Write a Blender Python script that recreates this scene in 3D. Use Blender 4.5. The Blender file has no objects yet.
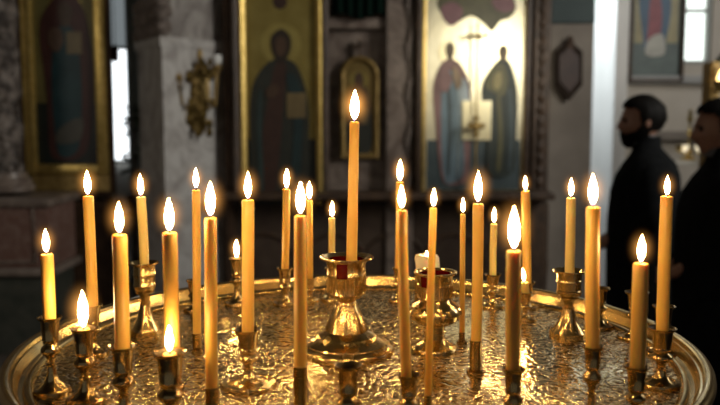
import bpy, bmesh, math, random
from mathutils import Vector, Matrix
random.seed(7)
S = bpy.context.scene
COL = S.collection
PI = math.pi

# ------------------------------------------------------------------ camera
FPX, PITCH, CZ = 800.0, 0.1019, 1.60
cd = bpy.data.cameras.new('camera'); cam = bpy.data.objects.new('camera', cd); COL.objects.link(cam)
cam.location = (0, 0, CZ); cam.rotation_euler = (PI/2 - PITCH, 0, 0)
cd.sensor_width = 36; cd.lens = 40; cd.clip_start = 0.02
cd.dof.use_dof = True; cd.dof.focus_distance = 0.98; cd.dof.aperture_fstop = 4.6
S.camera = cam
# ------------------------------------------------------------------ world, large lights, exposure
w = bpy.data.worlds.new('church_air'); S.world = w; w.use_nodes = True
w.node_tree.nodes['Background'].inputs[0].default_value = (0.80, 0.80, 0.80, 1)
w.node_tree.nodes['Background'].inputs[1].default_value = 0.10
def area(name, loc, target, sx, sy, power, color, spread=180):
    l = bpy.data.lights.new(name, 'AREA'); l.shape = 'RECTANGLE'; l.size = sx; l.size_y = sy
    l.energy = power; l.color = color; l.spread = math.radians(spread)
    o = bpy.data.objects.new(name, l); COL.objects.link(o); o.location = loc
    o.rotation_euler = (Vector(target) - Vector(loc)).to_track_quat('-Z', 'Y').to_euler()
    return o
area('nave_window_light', (3.9, 2.6, 3.2), (-1.5, 6.0, 1.6), 1.2, 1.8, 60, (1.0, 0.97, 0.90), 120)
area('left_fill_light', (-3.9, 1.6, 2.8), (-1.0, 6.0, 1.6), 1.0, 1.6, 8, (1.0, 0.92, 0.80), 120)  # added fill to lift the dark pillar front and the column
area('altar_window_light', (1.1, 6.75, 3.3), (2.0, 6.7, 2.2), 0.5, 0.9, 24, (0.84, 0.94, 1.0), 110)
area('side_bay_light', (3.6, 5.4, 3.4), (2.7, 7.0, 1.7), 0.6, 0.6, 5, (0.95, 0.97, 1.0), 120)
sp = bpy.data.lights.new('added_icon_spot', 'SPOT'); sp.energy = 85; sp.color = (1.0, 0.93, 0.74); sp.spot_size = math.radians(34); sp.spot_blend = 0.9; sp.shadow_soft_size = 0.10  # added unseen spot, set where its reflection makes the icon's hotspot
spo = bpy.data.objects.new('added_icon_spot', sp); COL.objects.link(spo); spo.location = (1.36, 3.6, 2.29)
spo.rotation_euler = (Vector((0.92, 5.95, 1.98)) - Vector(spo.location)).to_track_quat('-Z', 'Y').to_euler()
S.view_settings.view_transform = 'Standard'; S.view_settings.look = 'None'
S.view_settings.exposure = 0.0; S.view_settings.gamma = 1.0; S.view_settings.use_curve_mapping = False
S.cycles.use_denoising = True
S.cycles.sample_clamp_indirect = 4.0

# ------------------------------------------------------------------ pixel -> place
def P(px, py, Y):
    x = (px - 360) / FPX; y = -(py - 202.5) / FPX
    c, s = math.cos(PITCH), math.sin(PITCH)
    d = Vector((x, c + y*s, -s + y*c))
    return Vector((0, 0, CZ)) + d * (Y / d.y)
ZF, ZR = 1.3066, 1.3267          # tray floor and tray rim heights
TC = Vector((-0.004, 0.996))     # tray centre
def floor_pt(px, py):
    a = P(px, py, 1.0) - Vector((0, 0, CZ)); k = (ZF - CZ) / a.z
    return Vector((a.x*k, a.y*k, ZF+0.0004))
def pxm(Y): return Y / FPX * 1.0   # metres per pixel at a depth

# ------------------------------------------------------------------ materials
def sock(n, *names):
    for k in names:
        if k in n.inputs: return n.inputs[k]
def mat(name, col, rough=0.5, metal=0.0, col2=None, scale=20, detail=4, bump=0.0, bscale=None, sss=0, sssr=(1, .4, .1), spec=None, lo=0.35, hi=0.65, dist=0.002, coat=0, rough2=None, distort=0):
    m = bpy.data.materials.new(name); m.use_nodes = True
    nt = m.node_tree; b = nt.nodes['Principled BSDF']
    b.inputs['Base Color'].default_value = (*col, 1); b.inputs['Roughness'].default_value = rough; b.inputs['Metallic'].default_value = metal
    if spec is not None: b.inputs['Specular IOR Level'].default_value = spec
    if coat: b.inputs['Coat Weight'].default_value = coat
    if sss:
        b.inputs['Subsurface Weight'].default_value = sss; b.inputs['Subsurface Radius'].default_value = sssr; b.inputs['Subsurface Scale'].default_value = 0.006
    tc = None
    if col2 or bump or rough2 is not None:
        tc = nt.nodes.new('ShaderNodeTexCoord')
        nz = nt.nodes.new('ShaderNodeTexNoise'); nz.inputs['Scale'].default_value = scale; nz.inputs['Detail'].default_value = detail
        nz.inputs['Distortion'].default_value = distort
        nt.links.new(tc.outputs['Object'], nz.inputs['Vector'])
        rp = nt.nodes.new('ShaderNodeValToRGB'); rp.color_ramp.elements[0].position = lo; rp.color_ramp.elements[1].position = hi
        rp.color_ramp.elements[0].color = (*col, 1); rp.color_ramp.elements[1].color = (*(col2 or col), 1)
        nt.links.new(nz.outputs['Fac'], rp.inputs[0]); nt.links.new(rp.outputs[0], b.inputs['Base Color'])
        if rough2 is not None:
            mr = nt.nodes.new('ShaderNodeMapRange'); mr.inputs['From Min'].default_value = lo; mr.inputs['From Max'].default_value = hi
            mr.inputs['To Min'].default_value = rough; mr.inputs['To Max'].default_value = rough2
            nt.links.new(nz.outputs['Fac'], mr.inputs['Value']); nt.links.new(mr.outputs[0], b.inputs['Roughness'])
        if bump:
            n2 = nt.nodes.new('ShaderNodeTexNoise'); n2.inputs['Scale'].default_value = bscale or scale; n2.inputs['Detail'].default_value = 3
            nt.links.new(tc.outputs['Object'], n2.inputs['Vector'])
            bp = nt.nodes.new('ShaderNodeBump'); bp.inputs['Strength'].default_value = bump; bp.inputs['Distance'].default_value = dist
            nt.links.new(n2.outputs['Fac'], bp.inputs['Height']); nt.links.new(bp.outputs[0], b.inputs['Normal'])
    return m
def emit(name, col, strength):
    m = bpy.data.materials.new(name); m.use_nodes = True; nt = m.node_tree; nt.nodes.clear()
    o = nt.nodes.new('ShaderNodeOutputMaterial'); e = nt.nodes.new('ShaderNodeEmission')
    e.inputs[0].default_value = (*col, 1); e.inputs[1].default_value = strength
    nt.links.new(e.outputs[0], o.inputs[0]); return m

BRASS = mat('polished_brass', (0.88, 0.66, 0.31), 0.18, 1.0, (0.80, 0.57, 0.24), 60, rough2=0.28, bump=0.06, bscale=90, dist=0.0006)
BRASS_OLD = mat('worn_brass', (0.70, 0.50, 0.22), 0.13, 1.0, (0.52, 0.35, 0.14), 50, rough2=0.22, bump=0.08, bscale=120, dist=0.0006)
CUP_SHADE = mat('shaded_cup_brass', (0.05, 0.032, 0.014), 0.45, 0.7, (0.09, 0.06, 0.025), 80)  # shade inside the narrow cups, put into a darker brass colour
RIM = mat('tray_rim_brass', (0.86, 0.66, 0.31), 0.17, 1.0, (0.74, 0.53, 0.23), 25, rough2=0.26, bump=0.05, bscale=60, dist=0.001)
RED = mat('ruby_red_glass', (0.085, 0.002, 0.002), 0.12, 0.0, spec=0.6)
WICK = mat('charred_wick', (0.01, 0.008, 0.006), 0.9)
def wax(name, a, b_, w_=0.40): return mat(name, a, 0.36, 0, b_, 14, 2, bump=0.04, bscale=40, sss=w_, sssr=(1.0, 0.55, 0.16), dist=0.0012)
WAX = wax('amber_beeswax', (0.86, 0.53, 0.135), (0.80, 0.46, 0.10))
WAX_DARK = wax('dark_beeswax', (0.84, 0.53, 0.13), (0.76, 0.45, 0.10), 0.8)
WAX_PALE = wax('pale_wax', (0.86, 0.68, 0.28), (0.80, 0.60, 0.22))
WAX_WHITE = wax('white_wax', (0.92, 0.84, 0.66), (0.88, 0.78, 0.58))

def flame_material():
    m = bpy.data.materials.new('candle_flame'); m.use_nodes = True; nt = m.node_tree; nt.nodes.clear()
    o = nt.nodes.new('ShaderNodeOutputMaterial'); e = nt.nodes.new('ShaderNodeEmission')
    tc = nt.nodes.new('ShaderNodeTexCoord'); sx = nt.nodes.new('ShaderNodeSeparateXYZ'); nt.links.new(tc.outputs['Object'], sx.inputs[0])
    rp = nt.nodes.new('ShaderNodeValToRGB'); cr = rp.color_ramp
    cr.elements[0].position = 0.0; cr.elements[0].color = (0.05, 0.04, 0.16, 1)
    cr.elements[1].position = 1.0; cr.elements[1].color = (1.0, 0.46, 0.12, 1)
    a = cr.elements.new(0.07); a.color = (0.14, 0.08, 0.09, 1)
    a = cr.elements.new(0.22); a.color = (1.0, 0.66, 0.28, 1)
    a = cr.elements.new(0.8); a.color = (1.0, 0.64, 0.25, 1)
    nt.links.new(sx.outputs['Z'], rp.inputs[0]); nt.links.new(rp.outputs[0], e.inputs[0]); e.inputs[1].default_value = 140
    nt.links.new(e.outputs[0], o.inputs[0]); return m
FLAME = flame_material()
def halo_material():  # glow halo around each flame, painted in as an emissive volume
    m = bpy.data.materials.new('flame_halo_glow'); m.use_nodes = True; nt = m.node_tree; nt.nodes.clear()
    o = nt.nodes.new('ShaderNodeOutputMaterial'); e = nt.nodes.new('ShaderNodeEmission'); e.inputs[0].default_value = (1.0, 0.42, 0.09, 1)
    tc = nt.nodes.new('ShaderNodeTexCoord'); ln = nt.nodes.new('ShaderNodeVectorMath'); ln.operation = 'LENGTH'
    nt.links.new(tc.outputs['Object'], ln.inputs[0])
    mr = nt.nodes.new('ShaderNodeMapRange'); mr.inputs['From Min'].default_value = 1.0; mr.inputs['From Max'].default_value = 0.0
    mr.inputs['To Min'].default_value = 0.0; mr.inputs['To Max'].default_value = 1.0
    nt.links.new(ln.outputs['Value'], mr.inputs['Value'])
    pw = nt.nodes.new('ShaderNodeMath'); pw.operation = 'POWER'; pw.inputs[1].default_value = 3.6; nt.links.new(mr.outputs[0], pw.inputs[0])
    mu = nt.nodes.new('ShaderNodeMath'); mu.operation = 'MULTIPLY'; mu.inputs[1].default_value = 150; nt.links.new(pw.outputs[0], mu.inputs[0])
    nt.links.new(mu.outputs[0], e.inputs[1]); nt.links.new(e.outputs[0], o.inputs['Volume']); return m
FLAME_HALO = halo_material()

def tray_material():
    m = bpy.data.materials.new('engraved_tray_brass'); m.use_nodes = True; nt = m.node_tree; b = nt.nodes['Principled BSDF']
    N = nt.nodes.new; L = nt.links.new
    b.inputs['Metallic'].default_value = 1.0
    tc = N('ShaderNodeTexCoord')
    nz = N('ShaderNodeTexNoise'); nz.inputs['Scale'].default_value = 80; nz.inputs['Detail'].default_value = 2; L(tc.outputs['Object'], nz.inputs['Vector'])
    mx = N('ShaderNodeMixRGB'); mx.blend_type = 'ADD'; mx.inputs[0].default_value = 0.016
    L(tc.outputs['Object'], mx.inputs[1]); L(nz.outputs['Color'], mx.inputs[2])
    vo = N('ShaderNodeTexVoronoi'); vo.inputs['Scale'].default_value = 30; vo.inputs['Randomness'].default_value = 0.75; L(mx.outputs[0], vo.inputs['Vector'])
    si = N('ShaderNodeMath'); si.operation = 'MULTIPLY'; si.inputs[1].default_value = 24; L(vo.outputs['Distance'], si.inputs[0])
    s2 = N('ShaderNodeMath'); s2.operation = 'SINE'; L(si.outputs[0], s2.inputs[0])
    v2 = N('ShaderNodeTexVoronoi'); v2.inputs['Scale'].default_value = 130; L(mx.outputs[0], v2.inputs['Vector'])
    ad = N('ShaderNodeMath'); ad.operation = 'MULTIPLY_ADD'; ad.inputs[1].default_value = 2.4; L(v2.outputs['Distance'], ad.inputs[0]); L(s2.outputs[0], ad.inputs[2])
    # plain polished bands and ornamented bands
    big = N('ShaderNodeTexNoise'); big.inputs['Scale'].default_value = 7; big.inputs['Detail'].default_value = 1; L(tc.outputs['Object'], big.inputs['Vector'])
    br = N('ShaderNodeMapRange'); br.inputs['From Min'].default_value = 0.38; br.inputs['From Max'].default_value = 0.60; br.inputs['To Min'].default_value = 0.18; br.inputs['To Max'].default_value = 1.0
    L(big.outputs['Fac'], br.inputs['Value'])
    hm = N('ShaderNodeMath'); hm.operation = 'MULTIPLY'; L(ad.outputs[0], hm.inputs[0]); L(br.outputs[0], hm.inputs[1])
    bp = N('ShaderNodeBump'); bp.inputs['Strength'].default_value = 0.52; bp.inputs['Distance'].default_value = 0.0011
    L(hm.outputs[0], bp.inputs['Height']); L(bp.outputs[0], b.inputs['Normal'])
    rp = N('ShaderNodeValToRGB'); rp.color_ramp.elements[0].position = 0.36; rp.color_ramp.elements[1].position = 0.56; rp.color_ramp.elements[0].color = (0.36, 0.24, 0.10, 1); rp.color_ramp.elements[1].color = (0.96, 0.78, 0.42, 1)
    mr = N('ShaderNodeMapRange'); mr.inputs['From Min'].default_value = -1; mr.inputs['From Max'].default_value = 2.3; L(ad.outputs[0], mr.inputs['Value'])
    L(mr.outputs[0], rp.inputs[0]); L(rp.outputs[0], b.inputs['Base Color'])
    rr = N('ShaderNodeMapRange'); rr.inputs['To Min'].default_value = 0.15; rr.inputs['To Max'].default_value = 0.25; L(br.outputs[0], rr.inputs['Value']); L(rr.outputs[0], b.inputs['Roughness'])
    return m
TRAY = tray_material()

MARBLE = mat('grey_veined_marble', (0.36, 0.33, 0.30), 0.35, 0, (0.20, 0.175, 0.16), 5, 8, lo=0.42, hi=0.62, distort=1.6)
MARBLE_W = mat('pale_marble', (0.55, 0.53, 0.50), 0.35, 0, (0.34, 0.31, 0.29), 4, 8, lo=0.42, hi=0.65, distort=2.0)
MARBLE_BR = mat('brown_marble', (0.24, 0.19, 0.155), 0.4, 0, (0.13, 0.095, 0.075), 6, 8, lo=0.4, hi=0.62, distort=1.4)
RED_MARBLE = mat('red_brown_marble', (0.16, 0.085, 0.065), 0.35, 0, (0.25, 0.17, 0.14), 9, 8, lo=0.45, hi=0.7, distort=2)
CARVED = mat('carved_dark_stone', (0.045, 0.033, 0.026), 0.5, 0, (0.24, 0.20, 0.17), 15, 5, lo=0.42, hi=0.62, bump=1.0, bscale=18, dist=0.07)
TEAL = mat('grey_green_plaster', (0.36, 0.42, 0.40), 0.7, 0, (0.30, 0.35, 0.33), 3)
DKGREEN = mat('dark_green_paint', (0.018, 0.036, 0.034), 0.6, 0, (0.025, 0.045, 0.042), 4)
BEIGE = mat('beige_plaster', (0.26, 0.225, 0.185), 0.8, 0, (0.19, 0.16, 0.13), 3, 6)
WHITE = mat('white_plaster', (0.74, 0.72, 0.68), 0.75, 0, (0.68, 0.66, 0.62), 3)
WALNUT = mat('dark_walnut_wood', (0.045, 0.026, 0.016), 0.5, 0, (0.075, 0.043, 0.025), 12, 4, spec=0.2, bump=0.2, dist=0.005)
BROWN = mat('brown_carved_wood', (0.075, 0.042, 0.022), 0.5, 0, (0.04, 0.023, 0.013), 14, 4, bump=0.5, bscale=30, dist=0.012)
GILT = mat('gilded_wood', (0.72, 0.52, 0.17), 0.36, 0.85, (0.55, 0.37, 0.10), 22, 4, bump=0.5, bscale=45, dist=0.006)
GILT_DULL = mat('dull_gilding', (0.40, 0.27, 0.09), 0.5, 0.6, (0.25, 0.16, 0.05), 22, 4, bump=0.6, bscale=40, dist=0.008)
STONE_FLOOR = mat('worn_stone_floor', (0.12, 0.10, 0.085), 0.4, 0, (0.08, 0.066, 0.055), 2)
CEIL = mat('dim_ceiling_plaster', (0.16, 0.145, 0.13), 0.8, 0, (0.12, 0.11, 0.10), 2)
def paint(name, c, r=0.5, m=0.0): return mat(name, c, r, m, tuple(v*0.72 for v in c), 9, 4)

# ------------------------------------------------------------------ mesh helpers
def link(name, bm, mats, parent=None, smooth=True, loc=None):
    bmesh.ops.recalc_face_normals(bm, faces=bm.faces)
    me = bpy.data.meshes.new(name); bm.to_mesh(me); bm.free()
    if not isinstance(mats, (list, tuple)): mats = [mats]
    for m in mats: me.materials.append(m)
    if smooth:
        me.shade_smooth()
        try: me.set_sharp_from_angle(angle=math.radians(38))
        except Exception: pass
    o = bpy.data.objects.new(name, me); COL.objects.link(o)
    if parent: o.parent = parent
    if loc is not None: o.location = loc
    return o
def tag(o, label, cat, group=None):
    o['label'] = label; o['category'] = cat
    if group: o['group'] = group
    return o
def thing(name, loc, label, cat, group=None, rz=0):
    o = bpy.data.objects.new(name, None); COL.objects.link(o); o.empty_display_size = 0.05
    o.location = loc; o.rotation_euler = (0, 0, rz)
    return tag(o, label, cat, group)
def structure(o): o['kind'] = 'structure'; return o
def lathe(bm, prof, seg=32, c=(0, 0, 0), lobes=0, lobe_amp=0, lobe_range=(0, 0), mi=0):
    rings = []
    for r, z in prof:
        if r < 1e-6: rings.append([bm.verts.new((c[0], c[1], c[2]+z))]); continue
        ring = []
        for k in range(seg):
            a = 2*PI*k/seg; rr = r
            if lobes and lobe_range[0] <= z <= lobe_range[1]: rr *= 1 + lobe_amp*math.cos(lobes*a)
            ring.append(bm.verts.new((c[0]+rr*math.cos(a), c[1]+rr*math.sin(a), c[2]+z)))
        rings.append(ring)
    for A, B in zip(rings, rings[1:]):
        for k in range(seg):
            k2 = (k+1) % seg
            if len(A) == 1 and len(B) == 1: continue
            if len(A) == 1: vs = (A[0], B[k], B[k2])
            elif len(B) == 1: vs = (A[k], A[k2], B[0])
            else: vs = (A[k], A[k2], B[k2], B[k])
            f = bm.faces.new(vs); f.material_index = mi
    return rings
def box(bm, x0, x1, y0, y1, z0, z1, bev=0.0, mi=0):
    g = bmesh.ops.create_cube(bm, size=1.0, matrix=Matrix.Translation(((x0+x1)/2, (y0+y1)/2, (z0+z1)/2)) @ Matrix.Diagonal((abs(x1-x0), abs(y1-y0), abs(z1-z0), 1)))
    fs = {f for v in g['verts'] for f in v.link_faces}
    for f in fs: f.material_index = mi
    if bev:
        es = list({e for v in g['verts'] for e in v.link_edges})
        bmesh.ops.bevel(bm, geom=es, offset=bev, segments=2, affect='EDGES', profile=0.5)
def tube(bm, pts, rad, seg=10, caps=True, mi=0):
    pts = [Vector(p) for p in pts]; n = len(pts)
    if not isinstance(rad, (list, tuple)): rad = [rad]*n
    rings = []; up = Vector((0.13, 0.31, 0.94))
    for i, p in enumerate(pts):
        t = (pts[min(i+1, n-1)] - pts[max(i-1, 0)]).normalized()
        a = t.cross(up)
        if a.length < 1e-3: a = t.cross(Vector((1, 0, 0)))
        a.normalize(); b = t.cross(a)
        rings.append([bm.verts.new(p + rad[i]*(math.cos(2*PI*k/seg)*a + math.sin(2*PI*k/seg)*b)) for k in range(seg)])
    for A, B in zip(rings, rings[1:]):
        for k in range(seg):
            f = bm.faces.new((A[k], A[(k+1) % seg], B[(k+1) % seg], B[k])); f.material_index = mi
    if caps:
        bm.faces.new(rings[0][::-1]).material_index = mi; bm.faces.new(rings[-1]).material_index = mi
def ball(bm, c, r, sx=1, sy=1, sz=1, u=14, v=9, mi=0):
    g = bmesh.ops.create_uvsphere(bm, u_segments=u, v_segments=v, radius=r, matrix=Matrix.Translation(c) @ Matrix.Diagonal((sx, sy, sz, 1)))
    for f in {f for vv in g['verts'] for f in vv.link_faces}: f.material_index = mi
def catmull(pts, n=6):
    out = []; m = len(pts)
    for i in range(m):
        p0, p1, p2, p3 = (Vector(pts[(i+k-1) % m]) for k in range(4))
        for j in range(n):
            t = j/n
            out.append(0.5*((2*p1) + (p2-p0)*t + (2*p0-5*p1+4*p2-p3)*t*t + (3*p1-p0-3*p2+p3)*t**3))
    return out
def prism(bm, pts, y0, y1, mi=0):       # outline of (x, z) points between two depths
    a = [bm.verts.new((p[0], y0, p[1])) for p in pts]; b = [bm.verts.new((p[0], y1, p[1])) for p in pts]
    bm.faces.new(a).material_index = mi; bm.faces.new(b[::-1]).material_index = mi
    n = len(pts)
    for k in range(n): bm.faces.new((a[k], b[k], b[(k+1) % n], a[(k+1) % n])).material_index = mi

# ================================================================== ROOM
YS = 6.20            # face of the icon screen wall
def X(px, Y): return P(px, 100, Y).x
def Z(py, Y): return P(360, py, Y).z
bm = bmesh.new(); box(bm, -4.2, 4.2, -3.0, 8.0, -0.1, 0); structure(link('floor', bm, STONE_FLOOR, smooth=False))
bm = bmesh.new(); box(bm, -4.2, 4.2, -3.0, 8.0, 4.6, 4.7); structure(link('ceiling', bm, CEIL, smooth=False))
bm = bmesh.new(); box(bm, -4.3, -4.2, -3.0, 8.0, 0, 4.6); structure(link('wall_left', bm, BEIGE, smooth=False))
bm = bmesh.new(); box(bm, 4.2, 4.3, -3.0, 8.0, 0, 4.6); structure(link('wall_right', bm, BEIGE, smooth=False))
bm = bmesh.new(); box(bm, -4.2, 2.1, 7.9, 8.0, 0, 4.6); structure(link('wall_back', bm, WHITE, smooth=False))
# screen wall, two stretches with the lit gap between them
bm = bmesh.new(); box(bm, -4.2, X(108, YS), YS, YS+0.08, 0, 4.6); structure(link('wall_screen_left', bm, MARBLE_BR, smooth=False))
xs0, xs1 = X(142, YS), X(592, YS)
bm = bmesh.new(); box(bm, xs0, xs1, YS, YS+0.2, 0, 4.6); structure(link('wall_screen_middle', bm, MARBLE, smooth=False))
# side bay on the right: pier with a lit return, then the wall with the window opening
XP = 2.016
bm = bmesh.new(); box(bm, XP, X(627, 6.4), 6.4, 7.0, 0, 4.6, 0.006); structure(link('wall_pier', bm, WHITE, smooth=False))
YB = 7.0
wx0, wx1, wz0, wz1 = X(680, YB), X(709, YB), Z(64, YB), 3.9
bm = bmesh.new()
box(bm, XP, wx0, YB, YB+0.15, 0, 4.6); box(bm, wx1, 4.2, YB, YB+0.15, 0, 4.6); box(bm, wx0, wx1, YB, YB+0.15, 0, wz0); box(bm, wx0, wx1, YB, YB+0.15, wz1, 4.6)
structure(link('wall_bay', bm, mat('warm_white_plaster', (0.52, 0.465, 0.39), 0.8, 0, (0.44, 0.39, 0.32), 3), smooth=False))
# windows (daylight)
DAY = emit('daylight_pane', (0.92, 1.0, 0.94), 1.9)
DAY2 = emit('overcast_pane', (0.92, 0.97, 1.0), 2.2)
def window(name, x0, x1, y, z0, z1, pane, bars_z=(), bars_x=(), fr=0.035, fm=None, glow_z=None):
    fm = fm or mat(name + '_paint', (0.30, 0.31, 0.28), 0.5)
    bm = bmesh.new()
    box(bm, x0-fr, x0, y-0.03, y+0.05, z0-fr, z1+fr, 0.004); box(bm, x1, x1+fr, y-0.03, y+0.05, z0-fr, z1+fr, 0.004)
    box(bm, x0, x1, y-0.03, y+0.05, z0-fr, z0, 0.004); box(bm, x0, x1, y-0.03, y+0.05, z1, z1+fr, 0.004)
    for z in bars_z: box(bm, x0, x1, y-0.02, y+0.03, z-0.014, z+0.014)
    for x in bars_x: box(bm, x-0.010, x+0.010, y-0.02, y+0.03, z0, z1)
    f = structure(link(name, bm, fm, smooth=False))
    if glow_z:
        bm = bmesh.new(); box(bm, x0, x1, y+0.03, y+0.04, glow_z, z1); link('wall_glow', bm, emit('dim_wall_glow', (0.85, 0.96, 1.0), 0.20), f, smooth=False)  # dim glowing panel stands in for the lit grey wall above
        z1 = glow_z
    bm = bmesh.new(); box(bm, x0, x1, y+0.03, y+0.04, z0, z1); link('window_pane', bm, pane, f, smooth=False)
    return f
window('window_1', wx0+0.035, wx1-0.035, YB+0.05, wz0+0.035, wz1-0.035, DAY, bars_z=(Z(10, YB), Z(-75, YB), Z(-160, YB)), bars_x=())
window('window_2', X(104, 7.8), X(128, 7.8), 7.80, Z(160, 7.8), Z(-40, 7.8), DAY2, bars_z=(Z(48, 7.8),), glow_z=Z(47, 7.8))
# unseen window added over the screen to give the tray a pale reflection
window('added_window', X(435, YS)+0.0, X(505, YS), YS-0.06, 3.25, 4.25, emit('tray_reflection_pane', (1.0, 0.95, 0.80), 1.6), bars_z=(3.75,), bars_x=((X(435, YS)+X(505, YS))/2,))
# trims
def trim(name, px0, px1, y0, y1, Y, d, m):
    bm = bmesh.new(); box(bm, X(px0, Y), X(px1, Y), Y-d, Y, Z(y1, Y), Z(y0, Y), 0.01); return structure(link(name, bm, m, smooth=False))
trim('trim_1', 328, 386, 19, 30, YS, 0.10, MARBLE_BR)
trim('trim_2', 548, 592, -90, 24, YS, 0.03, DKGREEN)
trim('trim_3', 627, 706, 131, 140, YB, 0.10, BEIGE)
trim('trim_4', 627, 706, 76, 84, YB, 0.06, mat('grey_sill', (0.30, 0.29, 0.27), 0.5))
trim('trim_5', 222, 548, 201, 500, YS, 0.12, mat('dado_wood', (0.085, 0.058, 0.040), 0.5, 0, (0.055, 0.036, 0.025), 6, 4, spec=0.3))
trim('trim_6', -30, 112, 200, 500, YS, 0.14, WALNUT)
trim('trim_7', 548, 592, 24, 500, YS, 0.02, BEIGE)
trim('trim_8', 328, 388, 30, 201, YS, 0.02, MARBLE_BR)
# ledge under the bright icon and along the screen
bm = bmesh.new(); box(bm, X(222, 6.1), X(548, 6.1), 5.78, YS-0.12, Z(199, 5.88), Z(192, 5.88), 0.012); structure(link('trim_9', bm, BROWN, smooth=False))
# raised roundels of the wainscot, pattern of one panelled dado
bm = bmesh.new()
for px in (265, 335, 395, 455, 515):
    cx, cz, R = X(px, YS), Z(262, YS), 0.24
    pts = [(cx+R*math.cos(a*PI/12), YS-0.125, cz+R*math.sin(a*PI/12)) for a in range(25)]
    tube(bm, pts, 0.018, 8, caps=False)
structure(link('trim_10', bm, BROWN))

# ================================================================== PILLARS AND POSTS
STONE_CAP = mat('carved_capital_stone', (0.26, 0.21, 0.18), 0.6, 0, (0.13, 0.10, 0.08), 30, 4, bump=1.0, bscale=40, dist=0.03)
def pillar_left():
    Y = 5.95
    a, b_, c = Vector((X(139, 6.12), 6.12)), Vector((X(163, 5.70), 5.70)), Vector((X(223, 6.12), 6.12))
    t = thing('marble_pillar', (b_.x, 6.0, 0), 'square grey marble pillar with carved capital carrying the gilded wall sconce', 'pillar')
    o = Vector((b_.x, 6.0))
    def pr(bm, z0, z1, grow=0.0):
        cen = (a+b_+c)/3; q = [p + (p-cen).normalized()*grow for p in (a, b_, c)]; q = [q[0]-o, q[1]-o, q[2]-o]
        q = [q[0], q[1], q[2], Vector((q[2].x, q[2].y+0.03)), Vector((q[0].x, q[0].y+0.03))]
        lo = [bm.verts.new((p.x, p.y, z0)) for p in q]; hi = [bm.verts.new((p.x, p.y, z1)) for p in q]
        bm.faces.new(lo[::-1]); bm.faces.new(hi)
        for k in range(5): bm.faces.new((lo[k], lo[(k+1) % 5], hi[(k+1) % 5], hi[k]))
    bm = bmesh.new(); pr(bm, 0, Z(46, 5.8)); link('shaft', bm, MARBLE_W, t, smooth=False)
    bm = bmesh.new(); pr(bm, Z(46, 5.8), Z(38, 5.8), 0.035); pr(bm, Z(49, 5.8), Z(46, 5.8), 0.015); link('moulding', bm, MARBLE_W, t, smooth=False)
    bm = bmesh.new(); pr(bm, Z(38, 5.8), 3.2, -0.005); link('capital', bm, MARBLE, t, smooth=False)
    bm = bmesh.new(); pr(bm, 0, 0.25, 0.05); link('plinth', bm, MARBLE, t, smooth=False)
    # carved acanthus leaves at the corner of the capital
    bm = bmesh.new()
    for i in range(16):
        u = i/15; p = (a.lerp(b_, min(1, u*1.25)) if u < 0.8 else b_.lerp(c, (u-0.8)*0.5)) - o
        for zz in (Z(30, 5.8), Z(15, 5.8), Z(2, 5.8)):
            ball(bm, (p.x+random.uniform(-.01, .01), p.y-0.01, zz+random.uniform(-.02, .02)), 0.032, 1, 0.8, 1.5, 8, 6)
    link('acanthus_carving', bm, STONE_CAP, t)
    return a, b_, c
PA, PB, PCc = pillar_left()
# grey-green pilaster in the depth of the gap
bm = bmesh.new(); box(bm, X(127, 6.9), X(142, 6.9)+0.1, 6.9, 7.2, 0, 4.6, 0.01); structure(link('wall_pilaster', bm, TEAL, smooth=False))
# far left carved column on its pedestal
def column(name, px0, px1, Y, y_top_base, label):
    r = (X(px1, Y)-X(px0, Y))/2; cx = (X(px1, Y)+X(px0, Y))/2; z0 = Z(y_top_base, Y)
    t = thing(name, (cx, Y, z0), label, 'column')
    bm = bmesh.new(); prof = []; zt = 3.3
    n = 40
    for i in range(n+1):
        z = 0.12 + (zt-z0-0.12)*i/n; prof.append((r*(0.92+0.05*math.sin(i*1.3)), z))
    seg = 24; lathe(bm, prof, seg)
    for v in bm.verts:
        a = math.atan2(v.co.y, v.co.x); k = 1+0.07*math.sin(4*a+v.co.z*16)+0.03*math.sin(7*a-v.co.z*31); v.co.x *= k; v.co.y *= k
    link('shaft', bm, CARVED, t)
    bm = bmesh.new(); lathe(bm, [(r*1.5, 0), (r*1.5, 0.03), (r*1.35, 0.05), (r*1.35, 0.07), (r*1.15, 0.09), (r*1.1, 0.125), (0, 0.125)], 24); link('column_base', bm, MARBLE_BR, t)
    return t
column('carved_column', -14, 21, 5.6, 190, 'carved stone column at the far left edge, on the red marble pedestal')
def pedestal():
    Y = 5.35; x0, x1 = -2.75, X(44, Y)
    zt = Z(196, 5.5)
    t = thing('marble_pedestal', ((x0+x1)/2, 5.6, 0), 'red-brown marble pedestal with inset panel under the carved column', 'pedestal'); c = Vector(t.location)
    bm = bmesh.new(); box(bm, x0-c.x, x1-c.x, -0.25, 0.25, Z(268, Y), zt-0.06, 0.01); link('block', bm, RED_MARBLE, t, smooth=False)
    bm = bmesh.new(); box(bm, x0-c.x-0.03, x1-c.x+0.03, -0.28, 0.28, zt-0.06, zt, 0.014); link('top_slab', bm, MARBLE_BR, t, smooth=False)
    bm = bmesh.new(); box(bm, x0-c.x-0.03, x1-c.x+0.03, -0.28, 0.28, Z(276, Y), Z(268, Y), 0.012); link('moulding', bm, MARBLE_BR, t, smooth=False)
    bm = bmesh.new(); box(bm, x0-c.x+0.02, x1-c.x-0.02, -0.24, 0.24, 0, Z(276, Y), 0.01); link('foot', bm, mat('dark_green_marble', (0.04, 0.045, 0.035), 0.4, 0, (0.07, 0.07, 0.055), 9, 7), t, smooth=False)
    bm = bmesh.new()
    px = x1-c.x-0.10; tube(bm, [(px-0.33, -0.255, Z(262, Y)), (px, -0.255, Z(262, Y)), (px, -0.255, Z(206, Y)), (px-0.33, -0.255, Z(206, Y))], 0.012, 8); link('panel_bead', bm, MARBLE_BR, t)
pedestal()
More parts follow.
